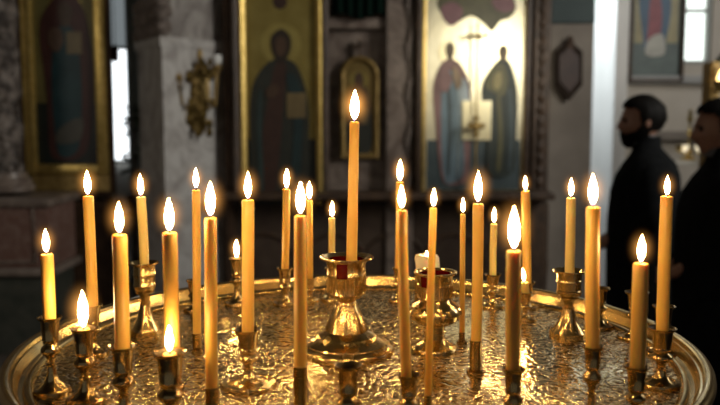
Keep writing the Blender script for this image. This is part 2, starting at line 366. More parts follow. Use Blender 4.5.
def post(name, px0, px1, Y, y0, m, label, twist=False, depth=0.12):
    x0, x1 = X(px0, Y), X(px1, Y); t = thing(name, ((x0+x1)/2, Y, 0), label, 'post'); hw = (x1-x0)/2
    zt = Z(y0, Y)
    bm = bmesh.new(); box(bm, -hw, hw, -depth/2, depth/2, 0, zt, 0.012); link('shaft', bm, m, t, smooth=False)
    bm = bmesh.new()
    if twist:
        pts = [(0.66*hw + 0.12*hw*math.cos(i*0.55), -depth/2-0.005+0.12*hw*math.sin(i*0.55), 0.9+i*0.03) for i in range(int((zt-0.9)/0.03))]
        tube(bm, pts, hw*0.22, 8)
        link('carved_vine', bm, STONE_CAP, t)
    else:
        nb = int((zt-1.0)/0.018); tube(bm, [(0, -depth/2, 1.0+i*0.018) for i in range(nb)], [hw*(0.2+0.26*abs(math.sin(i*0.62))) for i in range(nb)], 8)
        link('carved_beading', bm, m, t)
    return t
post('wooden_post', 225, 233, 6.05, -120, WALNUT, 'narrow dark wooden post left of the arched gold icon')
post('stone_post', 386, 413, 6.1, -120, MARBLE_BR, 'carved stone post with twisting vine left of the bright icon', True)
post('wooden_post', 531, 548, 6.05, -120, BROWN, 'carved brown wooden post right of the bright icon')
# hanging dark cloth above the cornice
bm = bmesh.new()
x0, x1, Y = X(332, 6.0), X(385, 6.0), 6.08
n = 40; prev = None
for i in range(n+1):
    u = i/n; x = x0+(x1-x0)*u; y = Y-0.03+0.03*math.sin(u*34); zb = Z(17, Y)+0.02*math.sin(u*9); cur = [bm.verts.new((x, y, zb)), bm.verts.new((x, y+0.004, zb+0.5)), bm.verts.new((x, y, 3.0))]
    if prev:
        for k in range(2): bm.faces.new((prev[k], cur[k], cur[k+1], prev[k+1]))
    prev = cur
o = link('curtain', bm, mat('dark_green_velvet', (0.006, 0.017, 0.012), 0.9, spec=0.05)); tag(o, 'dark green velvet curtain hanging above the small arched icon', 'curtain')
sm = o.modifiers.new('thick', 'SOLIDIFY'); sm.thickness = 0.012

# ================================================================== ICONS
def rect(px0, px1, y0, y1, Y): return [(X(px0, Y), Z(y0, Y)), (X(px1, Y), Z(y0, Y)), (X(px1, Y), Z(y1, Y)), (X(px0, Y), Z(y1, Y))]
def poly(pts, Y, smooth=True):
    q = [(P(a, b_, Y).x, P(a, b_, Y).z) for a, b_ in pts]
    return [(v.x, v.y) for v in catmull([Vector(p) for p in q], 5)] if smooth else q
def circle(px, py, r, Y, sx=1.0):
    c = P(px, py, Y); k = r*Y/FPX; return [(c.x+k*sx*math.cos(a*PI/12), c.z+k*math.sin(a*PI/12)) for a in range(24)]
def painting(name, parent, Y, layers, th=0.02):
    """layers: (outline, material); each layer of paint lies a little proud of the one under it"""
    c = parent.location; bm = bmesh.new(); mats = []
    for i, (pts, m) in enumerate(layers):
        if m not in mats: mats.append(m)
        prism(bm, [(x-c.x, z-c.z) for x, z in pts], (Y-c.y)-0.0015*i, (Y-c.y)+th, mats.index(m))
    return link(name, bm, mats, parent, smooth=False)
def frame_rect(name, parent, px0, px1, y0, y1, w_, Y, d, m, sides='lrtb'):
    c = parent.location; bm = bmesh.new(); x0, x1, zt, zb = X(px0, Y)-c.x, X(px1, Y)-c.x, Z(y0, Y)-c.z, Z(y1, Y)-c.z; W = w_*Y/FPX; ya, yb = Y-c.y-d, Y-c.y+0.02
    if 'l' in sides: box(bm, x0, x0+W, ya, yb, zb, zt, W*0.22)
    if 'r' in sides: box(bm, x1-W, x1, ya, yb, zb, zt, W*0.22)
    if 't' in sides: box(bm, x0+W*0.9, x1-W*0.9, ya, yb, zt-W, zt, W*0.22)
    if 'b' in sides: box(bm, x0+W*0.9, x1-W*0.9, ya, yb, zb, zb+W, W*0.22)
    return link(name, bm, m, parent)
SKIN_P = paint('painted_skin', (0.20, 0.11, 0.06)); BLACKISH = paint('painted_dark_ground', (0.012, 0.016, 0.013), 0.4)
OLIVE_GOLD = mat('aged_gold_ground', (0.32, 0.25, 0.07), 0.45, 0.5, (0.24, 0.18, 0.045), 7, 4)
# --- icon 1, left
Y = 6.0
i1 = thing('icon', (X(68, Y), Y, Z(195, Y)), 'dark icon of a robed figure holding a book, tall gilded frame, far left', 'icon')
R_MAN = paint('painted_maroon', (0.055, 0.018, 0.014)); TEALB = paint('painted_teal', (0.012, 0.04, 0.045)); BOOK = paint('painted_book', (0.16, 0.12, 0.06))
painting('painted_panel', i1, Y, [
    (rect(36, 98, -60, 168, Y), mat('aged_olive_ground', (0.17, 0.145, 0.05), 0.5, 0.3, (0.12, 0.10, 0.035), 6)),
    (rect(36, 98, 103, 168, Y), BLACKISH),
    (circle(65, 8, 17, Y), OLIVE_GOLD),
    (poly([(48, 6), (58, -6), (72, -6), (82, 6), (88, 25), (93, 60), (94, 100), (90, 140), (80, 158), (60, 160), (50, 150), (48, 110), (44, 70), (40, 40), (41, 20)], Y), R_MAN),
    (poly([(57, 30), (72, 28), (80, 60), (82, 110), (78, 150), (60, 155), (54, 120), (52, 70)], Y), TEALB),
    (poly([(58, 8), (66, 2), (73, 10), (70, 24), (62, 26)], Y), paint('painted_dark_skin', (0.06, 0.035, 0.02))),
    (poly([(60, 128), (78, 118), (84, 122), (80, 140), (62, 144), (56, 140)], Y), paint('painted_grey_hem', (0.07, 0.065, 0.05))),
    (rect(69, 84, 32, 54, Y), BOOK),
    (poly([(50, 30), (60, 28), (64, 40), (58, 52), (50, 46)], Y), paint('painted_hand_tone', (0.09, 0.05, 0.03))),
])
frame_rect('outer_frame', i1, 21, 113, -68, 194, 5, Y+0.02, 0.03, WALNUT)
frame_rect('gilded_frame', i1, 25, 108, -66, 175, 11, Y, 0.05, GILT)
bm = bmesh.new(); c = i1.location; box(bm, X(28, Y)-c.x, X(108, Y)-c.x, -0.04, 0.02, Z(191, Y)-c.z, Z(175, Y)-c.z, 0.01); link('bottom_rail', bm, GILT_DULL, i1, smooth=False)
# --- icon 2, arched
def arch(px0, px1, ytop, ybot, Y, n=16):
    x0, x1 = X(px0, Y), X(px1, Y); r = (x1-x0)/2; cx = (x0+x1)/2; zs = Z(ytop, Y)
    return [(x0, Z(ybot, Y)), (x0, zs)] + [(cx-r*math.cos(PI*k/n), zs+r*math.sin(PI*k/n)) for k in range(1, n)] + [(x1, zs), (x1, Z(ybot, Y))]
def arch_frame(name, parent, px0, px1, ytop, ybot, w_, Y, d, m):
    c = parent.location; o_ = arch(px0, px1, ytop, ybot, Y); i_ = arch(px0+w_, px1-w_, ytop, ybot, Y); bm = bmesh.new()
    def V(p, y): return bm.verts.new((p[0]-c.x, y-c.y, p[1]-c.z))
    of, ifr, ob, ib, mid = [V(p, Y-d*0.6) for p in o_], [V(p, Y-d*0.6) for p in i_], [V(p, Y+0.02) for p in o_], [V(p, Y+0.02) for p in i_], [V(((p[0]+q[0])/2, (p[1]+q[1])/2), Y-d) for p, q in zip(o_, i_)]
    for k in range(len(o_)-1):
        for A, B in ((ob, of), (of, mid), (mid, ifr), (ifr, ib)): bm.faces.new((A[k], A[k+1], B[k+1], B[k]))
    for e in (0, -1): bm.faces.new((ob[e], of[e], mid[e], ifr[e], ib[e]))
    return link(name, bm, m, parent)
i2 = thing('icon', (X(281, Y), Y, Z(205, Y)), 'large arched gold icon of a dark robed haloed saint', 'icon')
DK_ROBE = paint('painted_dark_green_robe', (0.026, 0.028, 0.020)); DK_BRN = paint('painted_brown_robe', (0.05, 0.022, 0.014)); FACE2 = paint('painted_brown_face', (0.085, 0.045, 0.024))
painting('painted_panel', i2, Y, [
    (arch(240, 323, -2, 204, Y), OLIVE_GOLD),
    (rect(247, 316, 139, 204, Y), BLACKISH),
    (circle(281, 44, 20, Y), mat('halo_gold', (0.42, 0.34, 0.10), 0.4, 0.5, (0.36, 0.28, 0.08), 8)),
    (circle(280, 2, 7, Y), DK_BRN),
    (poly([(272, 60), (290, 60), (300, 72), (308, 100), (309, 140), (306, 196), (280, 200), (256, 196), (251, 150), (250, 105), (256, 78)], Y), DK_ROBE),
    (poly([(276, 64), (286, 64), (284, 100), (280, 150), (274, 196), (262, 192), (262, 140), (268, 100)], Y), DK_BRN),
    (poly([(272, 36), (281, 29), (290, 36), (291, 48), (286, 60), (281, 64), (276, 60), (271, 48)], Y), paint('painted_dark_hair', (0.03, 0.018, 0.01))),
    (poly([(276, 40), (281, 37), (286, 40), (286, 50), (281, 57), (276, 50)], Y), FACE2),
    (poly([(286, 76), (294, 74), (302, 92), (303, 130), (298, 194), (290, 194), (294, 130), (291, 98)], Y), paint('painted_teal_mantle', (0.016, 0.036, 0.036))), (poly([(258, 96), (262, 92), (262, 130), (264, 188), (260, 188), (257, 130)], Y), paint('painted_teal_fold', (0.03, 0.05, 0.045))),
    (rect(287, 306, 93, 118, Y), paint('painted_gold_book', (0.17, 0.12, 0.05))),
    (poly([(268, 88), (276, 84), (279, 92), (272, 98), (266, 95)], Y), FACE2),
])
arch_frame('outer_frame', i2, 232, 329, -4, 204, 8, Y-0.005, 0.06, BROWN)
arch_frame('gilded_frame', i2, 239.5, 323.5, -3, 204, 7, Y-0.01, 0.05, GILT)
# --- small arched icon
Y2 = 6.12
i3 = thing('icon', (X(359, Y2), Y2, Z(158, Y2)), 'small arched icon on the wall behind the tallest candle flame', 'icon')
painting('painted_panel', i3, Y2, [
    (arch(341, 378, 75, 157, Y2), mat('dim_gold_ground', (0.22, 0.15, 0.045), 0.45, 0.4, (0.16, 0.11, 0.03), 7)),
    (circle(359, 80, 9, Y2), OLIVE_GOLD),
    (poly([(354, 86), (364, 86), (370, 100), (371, 150), (348, 150), (348, 100)], Y2), DK_ROBE),
    (poly([(355, 76), (359, 72), (363, 76), (363, 84), (359, 89), (355, 84)], Y2), FACE2),
    (rect(361, 368, 108, 124, Y2), paint('painted_small_book', (0.15, 0.11, 0.05))),
])
arch_frame('gilded_frame', i3, 340, 379, 76, 158, 5, Y2, 0.035, GILT_DULL)
bm = bmesh.new(); c = i3.location; box(bm, X(341, Y2)-c.x, X(378, Y2)-c.x, -0.03, 0.02, 0, 0.035, 0.006); link('bottom_rail', bm, GILT_DULL, i3, smooth=False)
bm = bmesh.new(); box(bm, -0.012, 0.012, -0.02, 0.02, Z(57, Y2)-c.z, Z(40, Y2)-c.z, 0.003); box(bm, -0.04, 0.04, -0.02, 0.02, Z(47, Y2)-c.z, Z(44, Y2)-c.z, 0.003); link('cross', bm, BROWN, i3, smooth=False)
# --- bright icon with two saints
BRIGHT = mat('bright_gold_ground', (0.82, 0.76, 0.56), 0.34, 0.6, (0.72, 0.65, 0.45), 5, 4, bump=0.15, bscale=14, dist=0.01)
i4 = thing('icon', (X(474, Y), Y, Z(196, Y)), 'tall bright gold icon of two standing saints under dark clouds', 'icon')
BLUE = paint('painted_pale_blue_robe', (0.16, 0.23, 0.27)); PINK = paint('painted_rose_robe', (0.24, 0.13, 0.12)); OLIVE = paint('painted_olive_robe', (0.12, 0.11, 0.045)); DARK4 = paint('painted_black_green_robe', (0.03, 0.04, 0.032))
FACE4 = paint('painted_dark_face', (0.13, 0.09, 0.05)); SEA = paint('painted_blue_grey_ground', (0.06, 0.085, 0.09)); CLOUD = paint('painted_olive_cloud', (0.10, 0.09, 0.045)); ROSE = paint('painted_rose_cloud', (0.20, 0.09, 0.10))  # faces are plain dark brown paint
HALO4 = mat('bright_halo_gold', (0.86, 0.78, 0.52), 0.3, 0.5, (0.78, 0.68, 0.42), 6)
painting('painted_panel', i4, Y, [
    (rect(420, 528, -70, 194, Y), BRIGHT),
    (rect(427, 521, 140, 192, Y), SEA),
    (poly([(437, 2), (450, -14), (480, -18), (505, -12), (516, 4), (512, 16), (500, 22), (492, 31), (484, 24), (472, 16), (462, 20), (452, 24), (443, 16)], Y), CLOUD),
    (poly([(441, 8), (452, 2), (462, 8), (461, 18), (452, 26), (444, 20)], Y), ROSE),
    (poly([(492, 0), (506, -6), (515, 6), (508, 12), (497, 10)], Y), ROSE),
    (circle(450, 52, 12, Y), HALO4), (circle(503, 53, 12, Y), HALO4),
    (poly([(445, 60), (455, 60), (464, 70), (470, 90), (471, 130), (468, 176), (460, 184), (446, 184), (440, 170), (435, 120), (433, 90), (437, 72)], Y), PINK),
    (poly([(443, 78), (455, 72), (463, 84), (462, 120), (464, 170), (454, 182), (444, 178), (441, 130)], Y), BLUE),
    (poly([(459, 80), (467, 84), (470, 120), (466, 130), (460, 110)], Y), paint('painted_white_blue', (0.42, 0.48, 0.50))),
    (poly([(446, 46), (450, 42), (454, 46), (454, 54), (450, 61), (446, 54)], Y), FACE4),
    (poly([(447, 86), (450, 84), (452, 120), (450, 170), (447, 170), (448, 120)], Y), SEA), (poly([(456, 90), (459, 92), (460, 130), (459, 172), (456, 172), (457, 130)], Y), paint('painted_light_fold', (0.30, 0.38, 0.41))),
    (poly([(440, 74), (447, 70), (452, 80), (446, 92), (439, 88)], Y), PINK), (poly([(453, 66), (458, 70), (462, 82), (457, 90), (453, 78)], Y), paint('painted_ochre_hand', (0.32, 0.22, 0.13))),
    (poly([(498, 60), (507, 60), (513, 72), (517, 95), (516, 130), (512, 172), (488, 172), (487, 130), (482, 100), (484, 80)], Y), DARK4),
    (poly([(490, 70), (502, 64), (507, 80), (503, 96), (492, 92), (485, 86)], Y), OLIVE),
    (poly([(499, 48), (503, 45), (507, 48), (507, 56), (503, 62), (499, 56)], Y), FACE4),
    (poly([(496, 100), (500, 98), (502, 135), (500, 168), (496, 168), (498, 135)], Y), OLIVE), (poly([(507, 92), (511, 94), (513, 130), (510, 168), (507, 168), (508, 130)], Y), SEA),
    (poly([(494, 76), (500, 72), (501, 82), (497, 90), (493, 86)], Y), paint('painted_gold_vest', (0.30, 0.25, 0.10))),
    (rect(462, 491, 101, 140, Y), HALO4),
])
frame_rect('outer_frame', i4, 415.5, 529, -78, 196, 6, Y+0.015, 0.05, BROWN)
frame_rect('gilded_frame', i4, 420.5, 528, -72, 195, 5, Y, 0.03, GILT)
# staff cross standing in front of the bright icon
c = P(475, 192, 5.88)
st = thing('standing_cross', (c.x, 5.87, c.z), 'thin gilded standing cross in front of the bright gold icon', 'cross')
k = 5.87/FPX
bm = bmesh.new(); tube(bm, [(0, 0, 0.0), (0, 0, (192-24)*k)], 0.008, 10); link('staff', bm, GILT_DULL, st)
bm = bmesh.new(); tube(bm, [(-9*k, 0, (192-37)*k), (9*k, 0, (192-37)*k)], 0.009, 10)
for sx in (-9, 9): ball(bm, (sx*k, 0, (192-37)*k), 0.013)
link('crossbar', bm, GILT_DULL, st)
bm = bmesh.new(); ball(bm, (0, 0, (192-126)*k), 0.034, 1.1, 0.8, 1); ball(bm, (-6*k, 0, (192-126)*k), 0.022); ball(bm, (6*k, 0, (192-126)*k), 0.022); ball(bm, (0, 0, (192-118)*k), 0.022); ball(bm, (0, 0, (192-134)*k), 0.024); link('ornament', bm, GILT_DULL, st)
bm = bmesh.new(); lathe(bm, [(0.07, 0), (0.07, 0.012), (0.04, 0.022), (0.018, 0.05), (0.011, 0.08), (0, 0.08)], 20); link('foot', bm, GILT_DULL, st)
# --- hexagonal plaque
Yq = 6.15
q = thing('plaque', (X(568, Yq), Yq, Z(70, Yq)), 'dark long hexagonal wooden plaque with small picture on the beige wall', 'plaque')
def hexpts(s): return [(p[0]-q.location.x, p[1]-q.location.z) for p in poly([(568, 70-31*s), (568+13.5*s, 70-18*s), (568+13.5*s, 70+15*s), (568, 70+31*s), (568-13.5*s, 70+15*s), (568-13.5*s, 70-18*s)], Yq, False)]
bm = bmesh.new(); prism(bm, hexpts(1), -0.03, 0.0); link('board', bm, mat('ebony_board', (0.022, 0.013, 0.008), 0.6, spec=0.1), q, smooth=False)
bm = bmesh.new(); prism(bm, hexpts(0.72), -0.04, -0.02); link('picture', bm, paint('painted_dull_red_brown', (0.045, 0.02, 0.012), 0.5), q, smooth=False)
bm = bmesh.new(); z = Z(43, Yq)-q.location.z; ball(bm, (0, -0.02, z+0.02), 0.026, 1, 0.6, 1.2); ball(bm, (0, -0.02, z-0.03), 0.036, 1, 0.5, 0.9); link('finial', bm, WALNUT, q)
# --- right bay icon
Yi = 6.97
i5 = thing('icon', (X(657, Yi), Yi, Z(80, Yi)), 'icon of a figure in blue and red beside the bright window on the right', 'icon')
painting('painted_panel', i5, Yi, [
    (rect(629, 678, -90, 79, Yi), paint('painted_green_grey_ground', (0.10, 0.13, 0.115))),
    (rect(632, 675, -90, 43, Yi), paint('painted_straw_ground', (0.34, 0.29, 0.14))),
    (poly([(641, -20), (655, -30), (668, -20), (671, 10), (666, 40), (662, 54), (646, 54), (642, 30), (639, 5)], Yi), paint('painted_blue_robe', (0.045, 0.10, 0.16))),
    (poly([(651, -5), (659, -5), (662, 15), (659, 40), (650, 54), (646, 50), (648, 25)], Yi), paint('painted_crimson', (0.26, 0.055, 0.065))),
    (poly([(648, 40), (662, 34), (664, 54), (646, 55)], Yi), paint('painted_pale_hem', (0.45, 0.43, 0.36))),
    (circle(655, -32, 10, Yi), FACE4),
])
frame_rect('frame', i5, 626.5, 681, -95, 82, 3, Yi, 0.04, BROWN)

# ================================================================== BACKGROUND FITTINGS
# gilded wall sconce on the pillar's right face
cpt = PB.lerp(PCc, 0.62); sc_z = Z(92, 5.9)
s = thing('wall_sconce', (cpt.x, cpt.y-0.02, sc_z), 'ornate gilded wall sconce with a white candle on the marble pillar', 'sconce')
k = 5.85/FPX
bm = bmesh.new(); ball(bm, (0, 0.0, 0), 0.10, 0.7, 0.25, 2.1); ball(bm, (0, -0.02, 0.14), 0.05, 1, 0.5, 1.6); ball(bm, (0, -0.02, -0.22), 0.05, 1, 0.5, 1.8); ball(bm, (0, 0, 0.27), 0.018, 1, 1, 3); link('backplate', bm, GILT_DULL, s)
bm = bmesh.new(); ball(bm, (0, -0.05, -0.05), 0.06, 1.1, 0.6, 3.6)
for i in range(30):
    a = random.uniform(-2.6, 2.6); zz = random.uniform(-0.30, 0.22); xx = random.uniform(-0.15, 0.13)*(1.15-abs(zz)*1.8)
    ball(bm, (xx, -0.05-random.random()*0.05, zz), random.uniform(0.016, 0.032), 1, 0.6, 1.5, 8, 6)
link('leaf_cluster', bm, mat('tarnished_gilding', (0.30, 0.21, 0.07), 0.4, 0.8, (0.10, 0.065, 0.02), 30, lo=0.4, hi=0.6), s)
arm_ends = [(0.15, -0.14, 0.17), (-0.13, -0.13, 0.10), (0.0, -0.20, 0.06)]
for e in arm_ends:
    bm = bmesh.new(); tube(bm, [(0, -0.03, -0.05), (e[0]*0.4, e[1]*0.5, -0.13), (e[0]*0.85, e[1]*0.9, -0.09), (e[0], e[1], e[2]-0.03)], [0.014, 0.013, 0.011, 0.010], 8)
    lathe(bm, [(0, -0.03), (0.014, -0.03), (0.034, 0), (0.034, 0.006), (0.018, 0.006), (0.018, 0.03), (0.014, 0.03), (0.014, 0.0), (0, 0)], 16, c=e); link('candle_arm', bm, GILT_DULL, s)
e = arm_ends[0]
bm = bmesh.new(); lathe(bm, [(0, 0), (0.012, 0), (0.012, 0.01), (0.03, 0.03), (0.034, 0.06), (0.028, 0.085), (0, 0.085)], 18)
link('candle_shade', bm, mat('frosted_white_glass', (0.75, 0.75, 0.72), 0.4), s, loc=Vector(e)+Vector((0, 0, 0.005)))
# dark lantern and foliage against the lit slit
lz = Z(53, 6.3)
s = thing('hanging_lantern', (X(116.5, 6.3), 6.3, lz), 'small dark lantern hanging in front of the narrow lit window', 'lantern')
bm = bmesh.new(); lathe(bm, [(0, -0.07), (0.02, -0.065), (0.028, -0.04), (0.028, 0.035), (0.02, 0.055), (0, 0.07)], 12); link('lantern_body', bm, WALNUT, s)
bm = bmesh.new(); tube(bm, [(0, 0, 0.065), (0, 0, 4.6-lz)], 0.0035, 6); link('chain', bm, WALNUT, s)
LEAF = mat('dark_leaf', (0.02, 0.045, 0.018), 0.5, 0, (0.035, 0.07, 0.025), 12)
def leaf(bm, base, d, L, W, mi=0):
    d = Vector(d).normalized(); side = d.cross(Vector((0.2, 1, 0.1))).normalized(); b0 = Vector(base)
    pr = [bm.verts.new(b0)]; l = []; r = []; mids = []
    for t, ww in ((0.3, 0.8), (0.6, 1.0), (0.85, 0.55)):
        p = b0 + d*L*t + Vector((0, 0, -0.25*L*t*t)); mids.append(bm.verts.new(p+Vector((0, 0.12*W, 0)))); l.append(bm.verts.new(p+side*W*ww/2)); r.append(bm.verts.new(p-side*W*ww/2))
    tip = bm.verts.new(b0+d*L+Vector((0, 0, -0.25*L)))
    for A in (l, r):
        bm.faces.new((pr[0], A[0], mids[0])); bm.faces.new((A[0], A[1], mids[1], mids[0])); bm.faces.new((A[1], A[2], mids[2], mids[1])); bm.faces.new((A[2], tip, mids[2]))
def plant(name, loc, hgt, n, spread, L, label, potr=0.09):
    t = thing(name, loc, label, 'plant')
    bm = bmesh.new(); lathe(bm, [(0, 0), (potr*0.75, 0), (potr, potr*1.6), (potr*1.08, potr*1.6), (potr*1.08, potr*1.8), (potr*0.9, potr*1.8), (potr*0.88, potr*1.6), (0, potr*1.6)], 20); link('pot', bm, mat(name+'_clay', (0.10, 0.06, 0.04), 0.7), t)
    bm = bmesh.new(); tube(bm, [(0, 0, potr*1.5), (0.01, 0, hgt*0.6), (0, 0.01, hgt)], [0.012, 0.009, 0.004], 8); link('stem', bm, BROWN, t)
    bm = bmesh.new(); rnd = random.Random(3)
    for i in range(n):
        a = rnd.uniform(0, 2*PI); z = rnd.uniform(potr*1.8, hgt) if i > n*0.5 else rnd.uniform(hgt*0.72, hgt)
        r = rnd.uniform(0, spread)
        leaf(bm, (r*math.cos(a), r*math.sin(a), z), (math.cos(a), math.sin(a), rnd.uniform(-0.2, 0.8)), L*rnd.uniform(0.7, 1.2), L*0.4)
    link('foliage', bm, LEAF, t); return t
zpl = 0.0
t0 = X(124, 6.5)
# a stand carrying the plant in the gap
bm = bmesh.new(); lathe(bm, [(0, 0), (0.12, 0), (0.12, 0.02), (0.03, 0.05), (0.025, 0.8), (0.10, 0.84), (0.10, 0.86), (0, 0.86)], 20)
tag(link('plant_stand', bm, BROWN, loc=(t0+0.03, 6.62, 0)), 'slim brown turned stand in the gap beside the marble pillar, under the narrow plant', 'stand')
plant('potted_plant', (t0+0.03, 6.62, 0.86), 0.85, 46, 0.04, 0.08, 'narrow dark potted plant silhouetted against the lit slit window', 0.07)
# candelabrum on a little table behind the standing men
Yc = 5.6; tx = X(691, Yc); tz = Z(160, Yc)
t = thing('side_table', (tx, Yc, 0), 'small cloth-topped side table behind the bearded man, under the candelabrum', 'table')
bm = bmesh.new(); box(bm, -0.22, 0.22, -0.16, 0.16, tz-0.03, tz, 0.008); link('table_top', bm, mat('cream_cloth', (0.45, 0.42, 0.36), 0.8), t, smooth=False)
for sx in (-1, 1):
    for sy in (-1, 1):
        bm = bmesh.new(); box(bm, sx*0.18-0.018, sx*0.18+0.018, sy*0.12-0.018, sy*0.12+0.018, 0, tz-0.03, 0.004); link('leg', bm, BROWN, t, smooth=False)
cb = thing('candelabrum', (tx, Yc, tz), 'gold candelabrum with small bright cups on the table behind the bearded man', 'candelabrum')
k = Yc/FPX
GOLDB = mat('bright_gold', (0.85, 0.66, 0.30), 0.2, 1.0)
bm = bmesh.new(); lathe(bm, [(0, 0), (0.06, 0), (0.06, 0.01), (0.03, 0.025), (0.012, 0.05), (0.022, 0.08), (0.010, 0.10), (0.010, 0.17), (0.024, 0.19), (0.010, 0.21), (0.010, 0.26), (0.026, 0.285), (0.012, 0.31), (0.018, 0.335), (0, 0.36)], 20); link('stem', bm, GOLDB, cb)
for j, sx in enumerate((-0.09, -0.05, 0.05, 0.09)):
    bm = bmesh.new(); tube(bm, [(0, 0, 0.06), (sx*0.6, -0.03, 0.045), (sx, -0.05, 0.06)], 0.006, 8); link('arm', bm, GOLDB, cb)
    bm = bmesh.new(); lathe(bm, [(0, 0), (0.012, 0), (0.024, 0.02), (0.026, 0.045), (0.022, 0.045), (0, 0.03)], 14, c=(sx, -0.05, 0.06)); link('lamp_cup', bm, emit('lit_oil_cup', (1.0, 0.86, 0.58), 1.0) if j in (1, 2) else GOLDB, cb)
# right edge: gilded post, small lit lamp and greenery
post('gilded_post', 705, 715, 4.6, 62, GILT_DULL, 'brown-gold carved post at the right edge of the picture beside the window')
lx = X(721, 4.4)
lm = thing('oil_lamp', (lx, 4.40, Z(92, 4.4)), 'small lit oil lamp glowing on the gilded post at the right edge', 'lamp')
bm = bmesh.new(); lathe(bm, [(0, 0), (0.03, 0), (0.034, 0.03), (0.05, 0.06), (0.046, 0.06), (0, 0.03)], 18); tube(bm, [(0, 0.0, 0.01), (-0.0, 0.10, 0.0)], 0.008, 8); link('lamp_bowl', bm, GILT, lm)
bm = bmesh.new(); lathe(bm, [(0, 0.04), (0.022, 0.05), (0.026, 0.075), (0.014, 0.11), (0, 0.13)], 14); link('lamp_flame', bm, emit('lamp_glow', (1.0, 0.62, 0.22), 6.0), lm)
bm = bmesh.new(); lathe(bm, [(0, 0), (0.13, 0), (0.13, 0.03), (0.035, 0.06), (0.03, 1.5), (0.12, 1.54), (0.12, 1.56), (0, 1.56)], 20)
px_ = X(752, 5.2)
tag(link('plant_stand', bm, WALNUT, loc=(px_, 5.2, 0)), 'tall dark plant stand at the right edge behind the second man', 'stand')
plant('potted_plant', (px_, 5.2, 1.56), 0.55, 90, 0.10, 0.15, 'dark leafy plant at the right edge hanging over the window corner', 0.08)

# ================================================================== PEOPLE
SKIN = mat('skin', (0.36, 0.19, 0.125), 0.5, 0, (0.31, 0.155, 0.10), 25, sss=0.15, sssr=(1, .35, .2))
HAIR = mat('dark_hair', (0.006, 0.005, 0.0045), 0.6, 0, (0.012, 0.010, 0.008), 60, spec=0.15, bump=0.5, bscale=90, dist=0.004)
COAT = mat('black_wool', (0.006, 0.0065, 0.007), 0.9, 0, (0.009, 0.0095, 0.010), 30, spec=0.05)
COLLAR = mat('grey_shirt_collar', (0.10, 0.10, 0.105), 0.8)
SHOE = mat('black_leather', (0.012, 0.01, 0.009), 0.35)
def head_radius(d):
    d = d.normalized(); base = 1/math.sqrt((d.x/0.100)**2 + (d.y/0.076)**2 + (d.z/0.118)**2)
    def g(v, s, a):
        v = Vector(v).normalized(); return a*math.exp(-((d-v).length/s)**2)
    r = base
    r += g((1, 0, -0.12), 0.16, 0.026) + g((1, 0, 0.08), 0.13, 0.010)          # nose
    r += g((1, 0.22, 0.27), 0.2, 0.005) + g((1, -0.22, 0.27), 0.2, 0.005)       # brows
    r -= g((1, 0.33, 0.12), 0.14, 0.010) + g((1, -0.33, 0.12), 0.14, 0.010)     # sockets
    r += g((1, 0, -0.46), 0.13, 0.008) + g((0.85, 0, -0.85), 0.28, 0.014)       # lips, chin
    r += g((0.8, 0.5, -0.15), 0.25, 0.004) + g((0.8, -0.5, -0.15), 0.25, 0.004)
    r -= g((-0.6, 0, -1), 0.5, 0.02)
    r += g((-1, 0, 0.25), 0.6, 0.006)
    return r
def head_mesh(bm, M, off=None, mask=None, nu=40, nv=30, mi=0):
    grid = {}
    for i in range(nv+1):
        th = PI*i/nv
        for j in range(nu):
            ph = 2*PI*j/nu; d = Vector((math.sin(th)*math.cos(ph), math.sin(th)*math.sin(ph), math.cos(th)))
            grid[i, j] = (d, head_radius(d) + (off(d) if off else 0))
    vs = {}
    def V(i, j):
        j %= nu
        if i in (0, nv): j = 0
        if (i, j) not in vs: vs[i, j] = bm.verts.new(M @ (grid[i, j][0]*grid[i, j][1]))
        return vs[i, j]
    for i in range(nv):
        for j in range(nu):
            d = (grid[i, j][0] + grid[i+1, (j+1) % nu][0]).normalized()
            if mask and not mask(d): continue
            q = []
            for v in (V(i, j), V(i+1, j), V(i+1, j+1), V(i, j+1)):
                if v not in q: q.append(v)
            if len(q) >= 3: bm.faces.new(q).material_index = mi
def skin_bm(nodes, edges, levels=2):
    me = bpy.data.meshes.new('tmp'); me.from_pydata([n[0] for n in nodes], edges, []); o = bpy.data.objects.new('tmp', me); COL.objects.link(o)
    o.modifiers.new('s', 'SKIN'); sd = o.modifiers.new('u', 'SUBSURF'); sd.levels = levels; sd.render_levels = levels
    for i, n in enumerate(nodes):
        sv = me.skin_vertices[0].data[i]; r = n[1]; sv.radius = r if isinstance(r, tuple) else (r, r); sv.use_root = (i == 0)
    dg = bpy.context.evaluated_depsgraph_get(); dg.update(); ev = o.evaluated_get(dg); m2 = bpy.data.meshes.new_from_object(ev)
    bm = bmesh.new(); bm.from_mesh(m2); bpy.data.objects.remove(o); bpy.data.meshes.remove(me); bpy.data.meshes.remove(m2); return bm
def merge(bm, other):
    me = bpy.data.meshes.new('tmp'); other.to_mesh(me); bm.from_mesh(me); other.free(); bpy.data.meshes.remove(me)
def coat_loft(secs, seg=28):
    """secs: (z, x centre, half depth x, half width y)"""
    bm = bmesh.new(); rings = []
    for z, cx, hx, hy in secs:
        ring = []
        for k in range(seg):
            a = 2*PI*k/seg; ca, sa = math.cos(a), math.sin(a); e = 0.82
            ring.append(bm.verts.new((cx+hx*math.copysign(abs(ca)**e, ca), hy*math.copysign(abs(sa)**e, sa), z)))
        rings.append(ring)
    for A, B in zip(rings, rings[1:]):
        for k in range(seg): bm.faces.new((A[k], A[(k+1) % seg], B[(k+1) % seg], B[k]))
    bm.faces.new(rings[0][::-1]); bm.faces.new(rings[-1]); return bm
